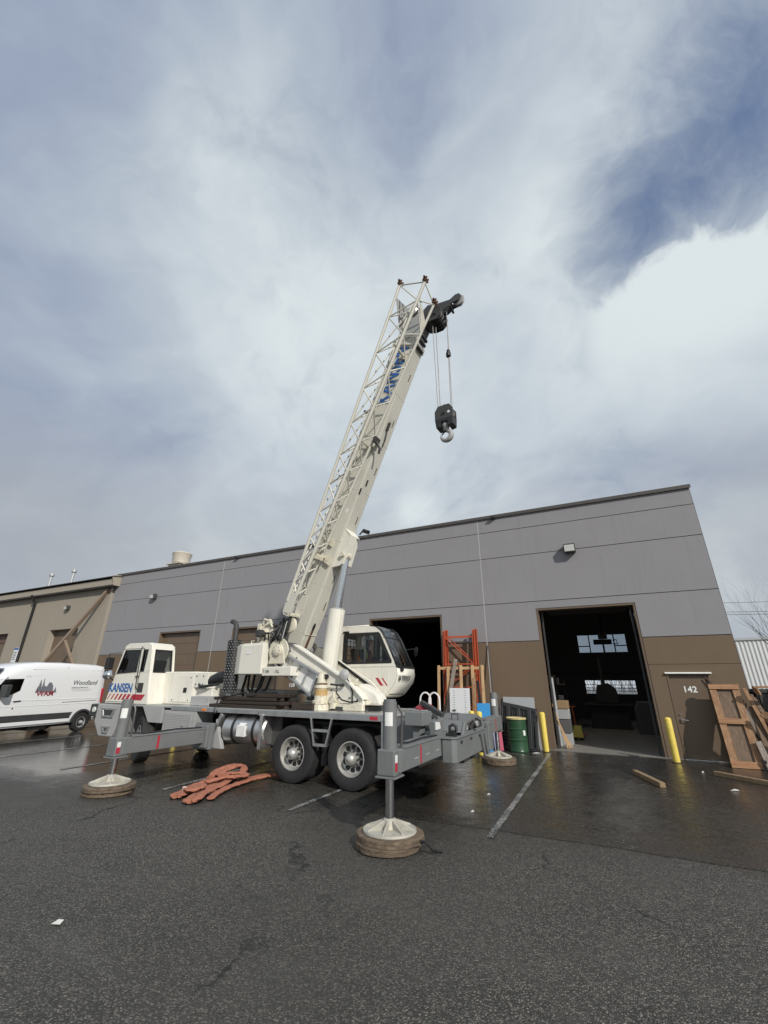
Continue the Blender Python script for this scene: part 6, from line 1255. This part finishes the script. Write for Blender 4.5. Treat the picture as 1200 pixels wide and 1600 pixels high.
# orange racking frames
def rackframe(x0, x1, y, tilt, h, label):
    t = thing('rack_frame', label, 'rack frame', (x0, y, 0), group='orange pallet rack frames against the wall')
    f = lambda p: (p.x, y+p.y+tilt*p.z/h, p.z)
    for x in (x0, x1-.08):
        part('upright', MB().box(x, x+.022, -.04, .04, .01, h).box(x+.058, x+.08, -.04, .04, .01, h).box(x, x+.08, .02, .04, .01, h).xf(f), 'orange_rack', t, .003)
        part('foot_plate', MB().box(x-.03, x+.11, -.07, .07, .006, .016).xf(f), 'orange_rack', t)
    zs = [.3, 1.05, 1.8, 2.55, h-.25]
    for z in zs: part('strut', MB().box(x0+.08, x1-.08, -.02, .02, z-.02, z+.02).xf(f), 'orange_rack', t, .003)
    for k, (a, b) in enumerate(zip(zs[:-1], zs[1:])):
        p, q = (x1-.08, x0+.08) if k % 2 else (x0+.08, x1-.08); part('diagonal', MB().beam((p, 0, a), (q, 0, b), .03, .04, (0, 1, 0)).xf(f), 'orange_rack', t, .003)
rackframe(-7.78, -6.60, -.55, .25, 3.72, 'front orange rack frame leaning on the wall behind the wooden frame')
rackframe(-7.72, -6.54, -.35, .18, 3.76, 'rear orange rack frame modelled in place of the shadow of the front frame')  # second frame built as a stand-in for the front frame's shadow on the wall
# new wood frame of studs
wf_ = thing('stud_frame', 'pale wooden stud frame standing before the orange rack frames', 'wooden frame', (-7.1, -.9, 0))
fw = lambda p: (p.x, p.y+.22*p.z/2.5, p.z)
for x, w in ((-7.90, .09), (-7.56, .09), (-7.10, .09), (-6.70, .095), (-6.36, .09)): part('stud', MB().box(x, x+w, -.95, -.90, .01, 2.50 if x > -7.5 or x < -7.6 else 2.46).xf(fw), 'wood_new', wf_, .004)
part('top_rail', MB().box(-7.86, -6.27, -.895, -.855, 2.36, 2.45).xf(fw), 'wood_new_x', wf_, .004); part('bottom_rail', MB().box(-7.86, -6.27, -.895, -.855, .02, .11).xf(fw), 'wood_new_x', wf_, .004)
for (xa, xb, z, w, m, lb) in ((-7.70, -7.22, 2.70, .12, 'wood_grey', 'weathered grey plank leaning left of the white board with nail holes'), (-7.75, -7.52, 1.75, .13, 'wood_old', 'dark brown plank leaning at the left behind the white board'), (-6.58, -6.62, 2.25, .13, 'wood_pallet', 'brown knotty plank leaning right of the white board'), (-6.30, -6.50, 2.0, .09, 'black', 'black plank leaning at the right of the wooden frame')):
    solo('plank', MB().beam((xa, -1.12, .01), (xb, -.72, z), w, .035, (0, 1, 0)), m, lb, 'plank', (xa, -1.1, .01), .004, group='planks leaning in the wooden frame')
wb = thing('perforated_board', 'white perforated board with rows of small holes leaning on the studs', 'board', (-7.0, -1.2, .01))
def lp(x, z): return (x, -1.22+.16*z/1.78, z)
part('sheet', MB().add([lp(-7.38, .01), lp(-6.70, .01), lp(-6.70, 1.77), lp(-7.38, 1.77)]+[Vector(lp(x, z))+Vector((0, .02, 0)) for x, z in ((-7.38, .01), (-6.70, .01), (-6.70, 1.77), (-7.38, 1.77))], [(0, 1, 2, 3), (7, 6, 5, 4), (0, 4, 5, 1), (1, 5, 6, 2), (2, 6, 7, 3), (3, 7, 4, 0)]), 'white_board', wb, .004)
for x in (-7.26, -6.88):
    for k in range(12): z = 1.68-k*.07; part('slot', MB().add([Vector(lp(x, z))+Vector(v) for v in ((0, -.003, 0), (.06, -.003, 0), (.06, -.003, .012), (0, -.003, .012))], [(0, 1, 2, 3)]), 'seam_grey', wb)
part('pull_handle', MB().box(-7.28, -7.16, -1.165, -1.14, 1.10, 1.125), 'black', wb, .004)
solo('blue_panel', MB().beam((-6.19, -1.42, .008), (-6.22, -1.28, 1.34), 0.40, .02, (0, 1, 0)), 'blue_board', 'bright blue board standing behind the two yellow bollards', 'board', (-6.3, -.98, .008))
solo('lilac_panel', MB().beam((-5.98, -.86, .008), (-6.06, -.70, .75), .16, .02, (0, 1, 0)), 'lilac_board', 'narrow lilac board between the blue board and the pink board', 'board', (-6.0, -.9, .008))
solo('pink_panel', MB().beam((-5.86, -.92, .008), (-5.94, -.72, .72), .16, .02, (0, 1, 0)), 'pink_board', 'narrow pink board left of the black plastic pallet', 'board', (-5.86, -.92, .008))
solo('thin_pole', MB().cyl((-6.02, -.6, .01), (-6.20, -.04, 3.2), .018, n=8), 'dark_steel', 'thin dark pole leaning on the wall at the sealant joint', 'pole', (-6.0, -.6, .01))
# timbers lying on the ground
solo('timber', MB().beam((-2.36, -3.05, .05), (-1.93, -4.38, .05), .11, .09), 'wood_y', 'short square timber lying on the wet asphalt before the open door', 'timber', (-2.1, -3.7, .05), .008)
solo('timber', MB().beam((-.72, -2.33, .05), (.95, -3.98, .05), .10, .09), 'wood_y', 'long pale timber lying on the asphalt at the right edge', 'timber', (0, -3.1, .05), .008)
# red-brown gate-like wooden frame against the wall right of door 142
gt = thing('wooden_gate', 'reddish wooden gate frame with plywood leaning beside door 142', 'wooden gate', (.2, -.9, 0))
fg = lambda p: (p.x+.02*p.z, -.88+.58*p.z/1.98+p.y, .01+p.z*.985)
part('backing', MB().box(-.08, .52, .03, .045, .02, 1.92).xf(fg), 'wood_old', gt)
for x in (-.13, .38): part('side_rail', MB().box(x, x+.155, -.02, .028, 0, 1.96).xf(fg), 'wood_pallet', gt, .006)
for z, h in ((1.84, .13), (.99, .13), (.0, .15)): part('cross_rail', MB().box(-.14, .545, -.05, -.021, z, z+h).xf(fg), 'wood_pallet_x', gt, .006)
solo('post_block', MB().beam((.62, -1.0, .01), (.56, -.8, .62), .13, .05, (0, 1, 0)), 'wood_grey', 'weathered plank end standing at the foot of the wooden gate', 'plank', (.62, -1, .01), .006)
solo('black_bracket', MB().box(.50, .58, -.98, -.92, .01, .22).box(.44, .60, -1.0, -.90, .01, .03), 'black', 'small black metal shoe at the foot of the wooden gate', 'bracket', (.5, -.95, .01), .005)
# scrap wood bin at the right edge
bn_ = thing('scrap_bin', 'dark open bin full of scrap boards at the right edge', 'bin', (2.0, .2, 0))
part('bin_wall', MB().prism([(1.05, .05), (3.4, .05), (3.5, 1.75), (.98, 1.75)], 'y', -.05, 0).prism([(-.05, .05), (2.2, .05), (2.3, 1.75), (-.05, 1.75)], 'x', 1.0, 1.05).box(1.05, 3.4, 0, 2.2, .03, .10), 'dark_steel', bn_, .01)
part('bin_rim', MB().box(.93, 3.5, -.10, 0, 1.74, 1.84).box(.93, 1.03, 0, 2.2, 1.74, 1.84), 'dark_steel', bn_, .01)
random.seed(41)
descr = ['tall grey', 'short brown', 'dark wet', 'split reddish', 'pale fresh', 'narrow grey', 'broad brown', 'stained', 'thin pale', 'rough dark', 'long reddish', 'broken']
for k in range(12):
    x = .72+.08*k+random.uniform(-.04, .04); l = random.uniform(1.0, 2.0); a = random.uniform(-.35, .25)
    m = random.choice(['wood_old', 'wood_grey', 'wood_pallet', 'wood_old'])
    solo('scrap_board', MB().beam((x, -.75+random.uniform(-.25, .25), .012), (x+a*l*.6-.1, -.15, .012+l), random.uniform(.08, .16), .03, (0, 1, 0)), m, descr[k]+' scrap board leaning on the bin at the right edge', 'board', (x, -.7, .012), .005, group='scrap boards at the right edge')
solo('pallet_corner', MB().beam((.78, -.85, 1.25), (1.35, -1.0, 1.05), .05, .16).beam((.80, -.85, 1.25), (1.25, -.75, .55), .05, .12), 'wood_pallet', 'reddish broken pallet piece on the scrap boards at the right edge', 'pallet piece', (1, -.9, 1.2), .006)
solo('pallet_corner', MB().beam((.80, -.70, 1.88), (1.5, -.60, 1.90), .12, .05).beam((.84, -.7, 1.86), (.90, -.66, 1.70), .12, .05), 'wood_pallet', 'short brown board lying on top of the scrap bin', 'pallet piece', (1, -.7, 1.85), .006)
# litter
for k, (x, y, a, b, lb) in enumerate(((-7.09, -12.85, .09, .06, 'white paper scrap on the dry asphalt at lower left'), (-.78, -4.03, .16, .05, 'white paper scrap on the wet asphalt near the long timber'), (-4.92, -6.68, .07, .03, 'tiny white scrap beside the parking line'), (-4.88, -7.92, .06, .03, 'tiny white scrap near the asphalt seam'), (-.95, -2.1, .06, .06, 'small white crumpled scrap before door 142'), (-4.95, -.98, .25, .05, 'torn strip of plastic at the foot of the green drum'), (-6.0, -14.35, .03, .02, 'tiny white fleck at the lower left corner'))):
    m = MB().add([(x, y, .010), (x+a, y+.02, .016), (x+a*.8, y+b, .03), (x+a*.2, y+b*.9, .012), (x+a*.5, y+b*.5, .04)], [(0, 1, 4), (1, 2, 4), (2, 3, 4), (3, 0, 4)])
    solo('litter', m, 'paper', lb, 'litter', (x, y, .01), group='litter on the asphalt')
